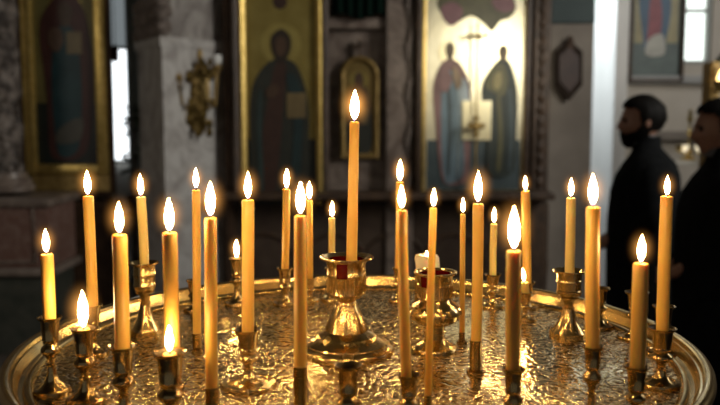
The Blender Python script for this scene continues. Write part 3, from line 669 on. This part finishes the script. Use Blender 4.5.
def person(loc, yaw, H, label, beard, nod, head_shift, turn=0.0):
    t = thing('person', loc, label, 'person', rz=yaw); k = H/1.75
    hz = 1.75-0.122; hx = head_shift
    M = Matrix.Scale(k, 4) @ Matrix.Translation((hx, 0, hz)) @ Matrix.Rotation(turn, 4, 'Z') @ Matrix.Rotation(nod, 4, 'Y')
    bm = bmesh.new(); head_mesh(bm, M)
    for sy in (-1, 1):                                                   # ears, eyes
        ball(bm, M @ Vector((-0.005, sy*0.079, 0.0)), 0.032*k, 0.6, 0.3, 1.0, 12, 8)
    # neck and trunk, arms down with hands clasped in front
    body = skin_bm([((0, 0, 0.95), (0.13, 0.15)), ((0, 0, 1.15), (0.11, 0.14)), ((0, 0, 1.36), (0.10, 0.15)), ((0.01, 0, 1.47), (0.06, 0.07)), ((hx*0.6, 0, 1.58), 0.064),
        ((0, 0.17, 1.42), 0.055), ((0, -0.17, 1.42), 0.055), ((-0.02, 0.235, 1.16), 0.045), ((-0.02, -0.235, 1.16), 0.045), ((0.19, 0.05, 1.02), 0.028), ((0.19, -0.05, 1.02), 0.028), ((0.225, 0.0, 0.985), (0.030, 0.016)), ((0.225, -0.01, 1.005), (0.030, 0.016)),
        ((0, 0.09, 0.88), 0.085), ((0, -0.09, 0.88), 0.085), ((0.01, 0.10, 0.48), 0.058), ((0.01, -0.10, 0.48), 0.058), ((0, 0.10, 0.09), 0.04), ((0, -0.10, 0.09), 0.04)],
        [(0, 1), (1, 2), (2, 3), (3, 4), (2, 5), (2, 6), (5, 7), (6, 8), (7, 9), (8, 10), (9, 11), (10, 12), (0, 13), (0, 14), (13, 15), (14, 16), (15, 17), (16, 18)])
    for f in range(4):                                                   # fingers closed over the other hand
        for sgn in (1, -1):
            z = 0.96 + 0.019*f + (0.004 if sgn > 0 else 0); x = 0.235 + (0.012 if sgn > 0 else 0.0)
            tube(body, [(x-0.012, sgn*0.022, z), (x+0.010, sgn*0.0, z), (x+0.006, -sgn*0.026, z-0.004), (x-0.008, -sgn*0.042, z-0.006)], [0.0085, 0.009, 0.008, 0.0065], 8)
    for v in body.verts: v.co *= k
    merge(bm, body)
    b = link('body', bm, SKIN, t)
    for sy in (-1, 1):
        ebm = bmesh.new(); ball(ebm, M @ Vector((0.083, sy*0.030, 0.014)), 0.0115*k, 1, 1, 1, 10, 8); link('eye', ebm, mat('dark_eye', (0.03, 0.02, 0.015), 0.2), t)
    lb = bmesh.new(); d = Vector((0.94, 0, -0.40)).normalized(); ball(lb, M @ (d*(head_radius(d)-0.002)), 0.010*k, 0.7, 2.2, 0.75, 14, 8); link('lips', lb, mat('lips', (0.20, 0.085, 0.065), 0.5), t)
    for sy in (-1, 1):
        eb = bmesh.new(); pts = []
        for q in range(6):
            d = Vector((1.0, sy*(0.14+0.09*q), 0.27+0.03*math.sin(q*0.7))).normalized(); pts.append(M @ (d*(head_radius(d)+0.001)))
        tube(eb, pts, [0.002, 0.004, 0.0045, 0.004, 0.003, 0.0015], 8); link('eyebrow', eb, HAIR, t)
    # hair
    bm = bmesh.new()
    def hair_mask(d): return d.z > 0.50 + 0.33*max(0, d.x) or (d.x < -0.05 and d.z > -0.62) or (d.x < 0.24 and d.z > -0.12)
    head_mesh(bm, M, lambda d: 0.004 + 0.016*max(0, min(1, 1.2*d.z+0.5-0.9*max(0, d.x)))*1.0 + 0.006*max(0, -d.x)*max(0, min(1, 1+1.6*d.z)) + 0.0025*math.sin(19*d.y+11*d.z+7*d.x), hair_mask)
    bmesh.ops.solidify(bm, geom=bm.faces[:], thickness=0.008)
    link('hair', bm, HAIR, t)
    if beard:
        bm = bmesh.new()
        def beard_mask(d): return d.z < -0.14-0.20*min(1, max(0, (d.x-0.2)*2.2)) and d.x > -0.10 and not (abs(d.y) < 0.20 and -0.47 < d.z < -0.38) and not (d.z > -0.36 and d.x > 0.55 and abs(d.y) > 0.22) and d.z > -0.93
        head_mesh(bm, M, lambda d: 0.010 + 0.020*math.exp(-((d-Vector((0.66, 0, -0.75))).length/0.4)**2), beard_mask)
        bmesh.ops.solidify(bm, geom=bm.faces[:], thickness=0.008)
        link('beard', bm, HAIR, t)
    # coat
    c = coat_loft([(0.46, -0.01, 0.20, 0.26), (0.52, -0.01, 0.20, 0.262), (0.80, -0.005, 0.19, 0.245), (1.00, 0.005, 0.185, 0.225), (1.15, 0.01, 0.178, 0.222), (1.28, 0.008, 0.170, 0.235), (1.36, 0.0, 0.155, 0.238), (1.42, -0.008, 0.128, 0.215), (1.462, -0.005, 0.095, 0.160), (1.495, 0.005, 0.072, 0.095), (1.53, 0.010, 0.068, 0.074), (1.555, 0.006, 0.066, 0.070)])
    arms = skin_bm([((0, 0, 1.38), (0.08, 0.10)), ((-0.01, 0.17, 1.395), 0.088), ((-0.01, -0.17, 1.395), 0.088), ((-0.025, 0.245, 1.15), 0.070), ((-0.025, -0.245, 1.15), 0.070), ((0.17, 0.075, 1.03), 0.050), ((0.17, -0.075, 1.03), 0.050)],
        [(0, 1), (0, 2), (1, 3), (2, 4), (3, 5), (4, 6)])
    merge(c, arms)
    for v in c.verts: v.co *= k
    link('coat', c, COAT, t)
    bm = bmesh.new(); lathe(bm, [(0.066, 0), (0.064, 0.03), (0.060, 0.052), (0.055, 0.052), (0.055, 0.0)], 24, c=(0.012+hx*0.5, 0, 1.515))
    for v in bm.verts: v.co *= k
    link('collar', bm, COLLAR, t)
    # trousers and shoes
    bm = skin_bm([((0, 0, 0.93), (0.14, 0.16)), ((0, 0.095, 0.84), 0.10), ((0, -0.095, 0.84), 0.10), ((0.01, 0.105, 0.48), 0.078), ((0.01, -0.105, 0.48), 0.078), ((0, 0.105, 0.075), 0.07), ((0, -0.105, 0.075), 0.07)], [(0, 1), (0, 2), (1, 3), (2, 4), (3, 5), (4, 6)])
    for v in bm.verts: v.co *= k
    link('trousers', bm, COAT, t)
    for sy in (-1, 1):
        bm = bmesh.new(); ball(bm, (0.06*k, sy*0.105*k, 0.042*k), 0.05*k, 2.7, 0.95, 0.95, 18, 10)
        for v in bm.verts: v.co.z = max(v.co.z, 0.0)
        link('shoe', bm, SHOE, t)
    return t
person((X(650, 3.95), 3.95, 0), PI-0.30, 1.715, 'bearded dark-haired person in black coat standing in profile, nearer the white pier', True, math.radians(9), 0.035, 0.22)
person((X(728, 3.3), 3.3, 0), PI-0.15, 1.68, 'dark-haired person in black coat cut off by the right edge of the picture', False, math.radians(8), 0.03, 0.1)

# ================================================================== TRAY ON ITS STAND
t = thing('candle_stand', (TC.x, TC.y, 0), 'wide round brass candle tray with raised rim, on a pedestal, full of candles', 'candle stand')
bm = bmesh.new(); lathe(bm, [(0, ZF), (0.10, ZF), (0.2, ZF), (0.3, ZF), (0.393, ZF), (0.393, ZF-0.006), (0, ZF-0.006)], 128); bmesh.ops.scale(bm, vec=(0.978, 0.978, 1), verts=bm.verts); link('tray_dish', bm, TRAY, t)
zr = ZR
bm = bmesh.new(); lathe(bm, [(0.391, ZF-0.006), (0.391, ZF+0.0015), (0.3935, ZF+0.0045), (0.397, ZF+0.0055), (0.4005, ZF+0.0045), (0.402, ZF+0.0015), (0.407, ZF+0.003), (0.412, zr-0.0065), (0.4125, zr-0.0075), (0.4145, zr-0.007), (0.4160, zr-0.002), (0.4195, zr), (0.4235, zr), (0.4265, zr-0.0015), (0.4285, zr-0.005), (0.4290, zr-0.008), (0.4275, zr-0.012), (0.4235, zr-0.0145), (0.421, zr-0.018), (0.418, zr-0.034), (0.40, zr-0.040), (0.391, ZF-0.02)], 160); bmesh.ops.scale(bm, vec=(0.978, 0.978, 1), verts=bm.verts); link('rim', bm, RIM, t)
bm = bmesh.new(); lathe(bm, [(0, 0), (0.26, 0), (0.26, 0.03), (0.20, 0.06), (0.08, 0.10), (0.05, 0.18), (0.045, 0.6), (0.07, 0.66), (0.045, 0.72), (0.04, 1.05), (0.06, 1.12), (0.12, 1.20), (0.30, 1.288), (0.30, ZF-0.006), (0, ZF-0.006)], 64); link('pedestal', bm, BRASS_OLD, t)

# ================================================================== HOLDERS AND CANDLES
G_CUP = 'cup candle holders standing on the brass tray'; G_SPK = 'slim spike candle holders standing on the brass tray'; G_CAN = 'burning beeswax candles on the brass tray'
def holder_cup(pt, H, rc, label, m=BRASS_OLD, deep=False, foot=None):
    """flared cup on a bulb, thin waist and bell foot; rc = rim radius"""
    t = thing('candle_holder', pt, label, 'candle holder', G_CUP)
    b = rc*0.76; f = foot or min(rc*1.5, 0.030)
    ch = min(H*0.42, rc*2.2)                     # cup height
    zc = H-ch; hb = H*0.17; zb = zc-hb; zw = zb-H*0.06
    bm = bmesh.new(); lathe(bm, [(b*0.55, zc-0.001), (b*0.80, zc+0.001), (b*0.82, zc+ch*0.10), (b*0.86, zc+ch*0.12), (b*0.86, zc+ch*0.17), (b*0.83, zc+ch*0.19), (b*0.93, zc+ch*0.6), (b*1.0, H-ch*0.12), (rc*0.90, H-0.003), (rc, H-0.0008), (rc, H), (rc*0.88, H-0.0004)], 28)
    lathe(bm, [(rc*0.88, H-0.0004), (b*0.90, H-ch*0.14), (b*0.82, H-ch*0.62), (0, H-ch*0.62)], 28, mi=1)
    bmesh.ops.remove_doubles(bm, verts=bm.verts, dist=1e-6); link('cup', bm, [m, CUP_SHADE], t)
    bm = bmesh.new(); lathe(bm, [(0, zc), (b*0.62, zc), (b*0.70, zc-hb*0.10), (b*0.98, zc-hb*0.32), (b*1.06, zc-hb*0.5), (b*1.06, zc-hb*0.58), (b*0.92, zc-hb*0.78), (b*0.58, zb), (b*0.42, zw), (b*0.42, zw-H*0.03), (b*0.60, zw-H*0.045), (b*0.60, zw-H*0.065), (b*0.42, zw-H*0.08), (0, zw-H*0.08)], 28); link('stem', bm, m, t)
    z0 = zw-H*0.08
    bm = bmesh.new(); lathe(bm, [(0, z0), (b*0.44, z0), (b*0.52, z0*0.72), (b*0.85, z0*0.42), (f*0.72, z0*0.2), (f*0.78, 0.0045), (f*0.96, 0.0035), (f, 0.0015), (f, 0), (0, 0)], 32); link('foot', bm, m, t)
    return t, H-ch*0.62, b*0.82
def holder_bell(pt, H, rc, label, m=BRASS):
    t = thing('candle_holder', pt, label, 'candle holder', G_CUP); b = rc*0.74; ch = H*0.40; f = rc*1.12; zc = H-ch
    bm = bmesh.new(); lathe(bm, [(b*0.7, zc), (b*0.96, zc+0.002), (b, zc+ch*0.15), (b*1.04, zc+ch*0.17), (b*1.04, zc+ch*0.24), (b*0.98, zc+ch*0.27), (b*0.98, zc+ch*0.55), (b*1.05, zc+ch*0.58), (b*1.05, zc+ch*0.64), (b, zc+ch*0.67), (b*1.02, H-ch*0.10), (rc*0.92, H-0.002), (rc, H-0.001), (rc, H+0.001), (rc*0.88, H), (b*0.88, H-ch*0.13), (b*0.86, zc+ch*0.35), (0, zc+ch*0.35)], 36); link('cup', bm, m, t)
    zw = zc-H*0.16
    bm = bmesh.new(); lathe(bm, [(0, zc), (b*0.9, zc), (b*0.86, zc-H*0.02), (b*0.62, zc-H*0.04), (b*0.46, zc-H*0.08), (b*0.42, zw), (b*0.52, zw-H*0.01), (b*0.52, zw-H*0.03), (0, zw-H*0.03)], 32); link('stem', bm, m, t)
    z0 = zw-H*0.03
    bm = bmesh.new(); lathe(bm, [(0, z0), (b*0.48, z0), (b*0.58, z0*0.8), (b*0.80, z0*0.5), (f*0.82, z0*0.22), (f*0.94, z0*0.12), (f*0.94, z0*0.09), (f, 0.005), (f, 0), (0, 0)], 40); link('foot', bm, m, t)
    return t, zc+ch*0.35, b*0.86
def holder_spike(pt, H, rc, rs, label, m=BRASS_OLD):
    """round base disc, slim tube that grips the candle, small drip ring"""
    t = thing('spike_holder', pt, label, 'candle holder', G_SPK)
    bm = bmesh.new(); lathe(bm, [(0, 0), (rc, 0), (rc*1.04, 0.0012), (rc, 0.0026), (rc*0.7, 0.003), (rs*1.3, 0.005), (0, 0.005)], 28); link('base_disc', bm, m, t)
    bm = bmesh.new(); h = max(H, 0.012); lathe(bm, [(0, 0.005), (rs*1.10, 0.005), (rs*1.10, h-0.002), (rs*1.18, h-0.001), (rs*1.18, h+0.001), (rs*1.05, h+0.001), (rs*1.04, h*0.45), (0, h*0.45)], 20); link('socket', bm, m, t)
    return t, h*0.45, rs
def teardrop(n=14):
    return [(0.0, 0.0)] + [(0.5*math.sin(PI*(i/n)**0.84)**0.92*(1-0.16*(i/n)), i/n) for i in range(1, n)] + [(0, 1.0)]
_fb = bmesh.new(); lathe(_fb, teardrop(), 16); _fo = link('flame', _fb, FLAME); FLAME_ME = _fo.data; bpy.data.objects.remove(_fo)
_mb = bmesh.new(); bmesh.ops.create_icosphere(_mb, subdivisions=2, radius=1.0); _mo = link('flame_halo', _mb, FLAME_HALO); FLAME_HALO_ME = _mo.data; bpy.data.objects.remove(_mo)
def candle(bottom, top, r, fh, fw, label, wx=WAX, seed=0, rtop=None, gap=None):
    """bottom, top: world points of the axis; fh, fw flame height and width in metres"""
    bottom, top = Vector(bottom), Vector(top); ax = top-bottom; Lg = ax.length; rnd = random.Random(seed)
    bm = bmesh.new(); n = max(4, int(Lg/0.02)); prof = [(0, 0), (r*0.97, 0)]; rt = rtop or r
    for i in range(n+1):
        u = i/n; prof.append(((r+(rt-r)*u)*(1+rnd.uniform(-0.025, 0.025)), Lg*u*0.985+0.0006))
    prof += [(rt*0.9, Lg*0.985+r*0.30), (rt*0.72, Lg*0.985+r*0.34), (rt*0.45, Lg*0.985+r*0.10), (0, Lg*0.985)]
    lathe(bm, prof, 22)
    b1, b2, p1 = rnd.uniform(-1, 1)*r*0.14, rnd.uniform(-1, 1)*r*0.14, rnd.uniform(0, 6)
    for v in bm.verts:
        u = v.co.z/Lg; v.co.x += b1*math.sin(u*PI); v.co.y += b2*math.sin(u*PI*1.5)
    o = link('taper_candle', bm, wx, loc=bottom); o.rotation_euler = Vector((0, 0, 1)).rotation_difference(ax.normalized()).to_euler()
    tag(o, label, 'candle', G_CAN)
    zt = Lg*0.985; wl = min(0.010, fh*0.34)
    wb = bmesh.new(); tube(wb, [(0, 0, zt-0.002), (0.0003, 0, zt+wl*0.5), (0.0012, 0.0004, zt+wl)], [0.0011, 0.0010, 0.0008], 8); link('wick', wb, WICK, o)
    g = wl*0.35 if gap is None else gap
    f = bpy.data.objects.new('flame', FLAME_ME); COL.objects.link(f); f.parent = o; f.location = (0, 0, zt+g); f.scale = (fw, fw, fh-g)
    mn = bpy.data.objects.new('flame_halo', FLAME_HALO_ME); COL.objects.link(mn); mn.parent = f; mn.location = (0, 0, 0.50); mn.scale = (2.3, 2.3, 0.92)
    return o

# kind, (flame tip y, candle top y, top x), (candle/cup x, cup rim y), (foot x, foot y), candle px width, cup px width, wax, candle label, holder label
T = [
 ('cup', 227, 255, 46.5, 49.5, 317, 54, 392, 13, 25, WAX, 'short amber candle nearest the left end of the tray', 'brass cup holder nearest the left rim, under the leftmost candle'),
 ('cup', 168, 196, 88, 92.5, 305, 94, 354, 11, 20, WAX, 'tall straight amber candle second from the left, close to the rim', 'brass holder by the left rim, half hidden behind the burnt-out-looking cup'),
 ('stub', 285, 327, 80, 83.5, 328, 86, 402, 13, 27, WAX, 'burnt-down stub with a slim flame, left of the thick front candle', 'brass cup holder at left front with a flame burning level with its rim'),
 ('cup', 199, 235, 119.5, 122.5, 346, 124, 416, 15, 29, WAX, 'thick amber candle at left front, in a dark brass cup', 'dark brass cup holder at left front under the thick amber candle'),
 ('bell', 172, 197, 141, 144, 263, 145, 333, 9.5, 29, WAX_PALE, 'slim olive-gold candle in the large bell-footed holder on the left', 'large brass holder with bell foot on the left side of the tray'),
 ('cup', 195, 233, 169.5, 172.5, 352, 174, 425, 15, 28, WAX, 'thick amber candle rising behind the low flame at left front', 'brass cup holder hidden behind the low burning stub at left front'),
 ('stub', 320, 350, 167, 169.5, 352, 171, 438, 14, 34, WAX, 'lowest burning stub at left front, its flame sitting on the cup rim', 'wide dark brass cup holder at left front with the lowest flame'),
 ('spike', 165, 189, 196, 197, 334, 197.5, 351, 9, 12, WAX, 'tall thin candle on a little ring, left of the long grey-gold candle', 'slim ringed spike holder under the tall thin candle on the left'),
 ('spike', 178, 217, 210.5, 212, 388, 213, 424, 13.5, 20, WAX_DARK, 'long dark gold candle at front running down out of the picture', 'slim spike holder under the long dark gold candle at front left'),
 ('stub', 237, 257, 237, 236.5, 258, 237, 304, 7, 17, WAX, 'tiny burnt-down stub on the tall holder at the back left rim', 'tall narrow brass holder at the back left rim with a tiny flame'),
 ('cup', 169, 200, 248, 248, 329, 248, 385, 12.5, 29, WAX, 'bright amber candle in the wide-footed holder left of centre', 'brass holder with bulb and wide round foot left of centre'),
 ('cup', 167, 189, 286.5, 285, 268, 285, 304, 7.5, 17, WAX, 'slim candle at the back, left of the dark front candle', 'small brass holder at the back rim left of the dark front candle'),
 ('spike', 178, 215, 300.5, 300.5, 367, 301, 426, 14, 24, WAX_DARK, 'long dark amber candle in front of and left of the big central holder', 'dark slim spike holder at front under the long dark amber candle'),
 ('cup', 180, 200, 309.5, 310, 278, 310, 301, 6, 13, WAX, 'thin candle just right of and behind the dark front candle', 'little brass holder at the back behind the dark front candle'),
 ('cup', 200, 218, 332, 331.5, 268, 331, 300, 6.5, 14, WAX_PALE, 'short pale candle behind the left side of the big central holder', 'little brass holder hidden behind the big central holder'),
 ('cup', 158, 182, 400, 399, 268, 398, 301, 8, 14, WAX, 'tall candle whose flame stands directly above another flame, right of centre', 'small brass holder at the back behind the dark-footed candle right of centre'),
 ('off', 182, 209, 402, 402.5, 374, 409, 432, 10.5, 25, WAX_DARK, 'dark candle leaning in the left side of a red-lined dark cup', 'dark cup holder with red lining at front, right of centre'),
 ('spike', 185, 206, 433.5, 428, 396, 427, 416, 8, 14, WAX_DARK, 'thin leaning candle crossing in front of the second red-lined holder', 'slim spike holder at front below the second red-lined holder'),
 ('spike', 195, 213, 463, 462, 333, 462, 343, 6, 11, WAX, 'thinnest candle, on a small ring right of the second red-lined holder', 'smallest spike holder with ring right of the second red-lined holder'),
 ('spike', 168, 203, 478, 476, 341, 476, 373, 12, 18, WAX, 'tall broad amber candle on a ringed base right of centre', 'ringed spike holder under the tall broad candle right of centre'),
 ('cup', 206, 224, 494, 493, 274, 493, 307, 7, 17, WAX_PALE, 'short pale candle in a small holder at the back right of centre', 'small greenish brass holder at the back under the short pale candle'),
 ('cup', 203, 251, 514, 513.5, 368, 513, 450, 16, 25, WAX_DARK, 'thick foreground candle with the largest flame, right of centre', 'dark foreground cup holder under the candle with the largest flame'),
 ('cup', 174, 191, 525.5, 527, 282, 528, 308, 9, 17, WAX, 'tall candle at the back directly behind the largest flame', 'small brass holder at the back behind the thick foreground candle'),
 ('cup', 267, 283, 524.5, 526, 292, 527, 320, 8, 15, WAX_PALE, 'tiny low candle glowing just behind the thick foreground candle', 'small brass holder under the tiny low candle behind the foreground candle'),
 ('bell', 176, 198, 571, 569.5, 271, 568, 335, 9.5, 33, WAX_PALE, 'olive-gold candle in the large bell-footed holder on the right', 'large brass holder with bell foot on the right side of the tray'),
 ('cup', 171, 207, 593, 593, 346, 592, 430, 15, 23, WAX, 'thick amber candle at right front in a narrow dark cup', 'narrow dark brass cup holder with bulb at right front'),
 ('cup', 232, 264, 641, 637, 366, 636, 430, 15.5, 26, WAX, 'short thick leaning candle at right front against the black coat', 'dark gold cup holder at right front under the short thick candle'),
 ('cup', 173, 196, 667, 662.5, 328, 662, 385, 12.5, 28, WAX, 'tall leaning amber candle nearest the right rim', 'brass holder nearest the right rim under the tall leaning candle'),
]
for i, (kind, yf, yt, xt, xb, yr, xf, yfo, wc, wr, wx, lc, lh) in enumerate(T):
    pt = floor_pt(xf, yfo); Yd = pt.y; mpp = Yd/FPX*1.004
    rim = P(xb, yr, Yd); H = rim.z-ZF; rc = wr*mpp/2; r = wc*mpp/2
    pt.x = rim.x if kind != 'off' else P(409, yr, Yd).x
    top = P(xt, yt, Yd); fh = (yt-yf)*mpp
    if kind == 'bell': h, zb, rin = holder_bell(pt, H, rc, lh)
    elif kind == 'spike': h, zb, rin = holder_spike(pt, max(0.012, H), rc, r*0.96, lh)
    else: h, zb, rin = holder_cup(pt, H, rc, lh, BRASS if yfo < 345 or i == 10 else BRASS_OLD, foot=0.031 if i == 10 else None)
    r = min(r, rin*0.97)
    bot = Vector((pt.x, pt.y, ZF+zb+0.0006))
    if kind == 'stub':
        top = Vector((pt.x, pt.y, ZF+H-0.003)); fh = (yr-yf)*mpp; bot.z = ZF+zb+0.0006
    if kind == 'off':
        bot.x = pt.x-rin+r*1.05
        lb = bmesh.new(); rr = rin*0.99; zt_ = H-0.006
        lathe(lb, [(rr, zb+0.001), (rr, zt_), (rr*0.93, zt_), (rr*0.93, zb+0.001)], 28); link('red_lining', lb, RED, h)
    # keep the axis that runs from the picture's rim point to the picture's top
    if kind in ('cup', 'bell', 'spike'):
        d = (top - Vector((pt.x, pt.y, rim.z))); u = (rim.z-bot.z)/max(d.z, 1e-3)
        sh = -d.x*u; lim = max(0, rin-r); bot.x += max(-lim, min(lim, sh))
    fwid = 0.25*fh
    candle(bot, top, r, fh, min(fwid, max(0.007, 0.016)), lc, wx, seed=i+11)

# empty holders
for xb, yr, xf, yfo, wr, lab in [
    (192.5, 280, 193, 311, 13, 'small empty brass holder just behind the tall thin candle on the left'),
    (600, 288, 600, 327, 20, 'empty brass holder behind the thick amber candle at right front'),
    (637, 292, 636, 338, 24, 'empty brass holder behind the short thick candle at right, near the rim'),
    (664, 306, 662, 354, 23, 'empty brass holder close to the right rim, behind the tall leaning candle'),
    (348.5, 365, 349, 440, 30, 'empty dark cup holder in front of the big central holder')]:
    pt = floor_pt(xf, yfo); mpp = pt.y/FPX; pt.x = P(xb, yr, pt.y).x
    holder_cup(pt, P(xb, yr, pt.y).z-ZF, wr*mpp/2, lab, BRASS_OLD)

# big central holder with ruby glass lining
def big_holder(x, ytop, yfo, rim_px, body_px, foot_px, label, bulge):
    pt = floor_pt(x, yfo); mpp = pt.y/FPX; H = P(x, ytop, pt.y).z-ZF; rr, rb, rf = rim_px*mpp/2, body_px*mpp/2, foot_px*mpp/2
    t = thing('lamp_holder', pt, label, 'candle holder'); zc = H*(0.60 if not bulge else 0.66)
    bm = bmesh.new(); ch = H-zc
    lathe(bm, [(0, zc), (rb*0.90, zc), (rb*1.02, zc+0.002), (rb*1.02, zc+ch*0.06), (rb, zc+ch*0.09), (rb, zc+ch*0.50), (rb*1.03, zc+ch*0.52), (rb*1.03, zc+ch*0.56), (rb, zc+ch*0.58), (rb*1.0, H-ch*0.20), (rb*1.08, H-ch*0.07), (rr*0.92, H-0.003), (rr, H-0.0015), (rr*1.0, H+0.0005), (rr*0.93, H+0.0005), (rb*1.0, H-ch*0.09), (rb*0.95, H-ch*0.2), (rb*0.94, zc+0.006), (0, zc+0.006)], 64, lobes=0); link('cup', bm, BRASS, t)
    # ruby lining and the ruby window let into the front of the cup
    bm = bmesh.new(); lathe(bm, [(rb*0.925, zc+0.008), (rb*0.925, H-ch*0.055), (rb*0.89, H-ch*0.055), (rb*0.88, zc+0.012), (0, zc+0.012), (0, zc+0.008)], 48); link('red_glass_lining', bm, RED, t)
    bm = bmesh.new(); a0, a1 = (-2.05, -1.50) if not bulge else (-2.55, -1.72); n = 10; z0, z1 = zc+ch*0.50, zc+ch*0.88
    ring = []
    for k in range(n+1):
        a = a0+(a1-a0)*k/n; ring.append([bm.verts.new((q*math.cos(a), q*math.sin(a), z)) for q, z in ((rb*0.99, z0), (rb*1.045, z0), (rb*1.06, z1), (rb*0.99, z1))])
    for A, B in zip(ring, ring[1:]):
        for k in range(4): bm.faces.new((A[k], A[(k+1) % 4], B[(k+1) % 4], B[k]))
    bm.faces.new(ring[0]); bm.faces.new(ring[-1][::-1]); link('red_window', bm, RED, t)
    # fluting on the lower cup
    bm = bmesh.new()
    for k in range(28):
        a = 2*PI*k/28; x_, y_ = rb*1.0*math.cos(a), rb*1.0*math.sin(a)
        tube(bm, [(x_, y_, zc+ch*0.10), (x_, y_, zc+ch*0.49)], rb*0.05, 6)
    f = link('fluting', bm, BRASS, t)
    bm = bmesh.new()
    if not bulge:
        lathe(bm, [(0, zc), (rb*0.80, zc), (rb*0.80, zc-H*0.025), (rb*0.60, zc-H*0.04), (rb*0.50, zc-H*0.07), (rb*0.56, zc-H*0.09), (rb*0.56, zc-H*0.11), (0, zc-H*0.11)], 48); link('neck', bm, BRASS, t)
        z0 = zc-H*0.11; bm = bmesh.new()
        lathe(bm, [(0, z0), (rb*0.56, z0), (rb*0.66, z0*0.92), (rb*0.86, z0*0.74), (rb*1.02, z0*0.56), (rb*1.10, z0*0.44), (rf*0.58, z0*0.36), (rf*0.64, z0*0.31), (rf*0.66, z0*0.28), (rf*0.82, z0*0.20), (rf*0.86, z0*0.18), (rf*0.87, z0*0.15), (rf*0.97, z0*0.09), (rf, z0*0.05), (rf, 0), (0, 0)], 64, lobes=8, lobe_amp=0.018, lobe_range=(z0*0.30, z0*0.9)); link('bell_foot', bm, BRASS, t)
    else:
        zb = zc-H*0.32; rg = bulge*mpp/2
        lathe(bm, [(0, zc), (rb*0.92, zc), (rb*1.0, zc-H*0.03), (rg*0.86, zc-H*0.07), (rg*0.97, zc-H*0.12), (rg*1.03, zc-H*0.17), (rg*1.03, zc-H*0.19), (rg*0.97, zc-H*0.20), (rg*0.94, zc-H*0.25), (rg*0.74, zb+H*0.015), (rb*0.70, zb-H*0.01), (rb*0.66, zb-H*0.03), (0, zb-H*0.03)], 56); link('bulb', bm, BRASS, t)
        z1 = zb-H*0.03; bm = bmesh.new()
        lathe(bm, [(0, z1), (rb*0.62, z1), (rb*0.60, z1*0.82), (rb*0.68, z1*0.80), (rb*0.68, z1*0.74), (rb*0.58, z1*0.72), (rb*0.60, z1*0.50), (0, z1*0.50)], 48); link('neck', bm, BRASS, t)
        bm = bmesh.new(); lathe(bm, [(0, z1*0.5), (rb*0.62, z1*0.5), (rb*0.80, z1*0.36), (rf*0.84, z1*0.22), (rf*0.97, z1*0.17), (rf, z1*0.12), (rf*0.92, z1*0.08), (rf*0.94, 0.0), (0, 0)], 56); link('bell_foot', bm, BRASS, t)
    return t, pt, H, zc, rb, mpp
t, pt, H, zc, rb, mpp = big_holder(346.5, 257, 350, 55, 39, 98, 'largest brass holder at the tray centre, red-lined cup on a flared bell foot', 0)
top = P(354.5, 121, pt.y); bot = Vector((P(352, 258, pt.y).x - 0.001, pt.y, ZF+zc+0.0150))
candle(bot, top, 11.5*mpp/2, (121-87)*mpp, 0.0120, 'tallest candle, standing in the largest red-lined holder at the centre', WAX, seed=3, rtop=9.6*mpp/2)
t, pt, H, zc, rb, mpp = big_holder(434.5, 272, 350, 44, 35, 48, 'second red-lined brass holder, with round bulb, right of centre', 53)
# white burning stub in its glass behind the second holder
pt = floor_pt(427, 309); mpp = pt.y/FPX; rim = P(427, 270, pt.y); Hs = rim.z-ZF; pt.x = rim.x
rs = 22*mpp/2
h, zb, rin = holder_spike(pt, Hs-0.004, rs*1.35, rs*1.03, 'broad socketed holder hidden behind the second red-lined holder, under the white stub', BRASS)
candle(Vector((pt.x, pt.y, ZF+zb+0.0006)), P(427, 258, pt.y), rs, 0.012, 0.0045, 'wide white candle stub glowing just behind the second red-lined holder', WAX_WHITE, seed=5, rtop=rs*1.12)
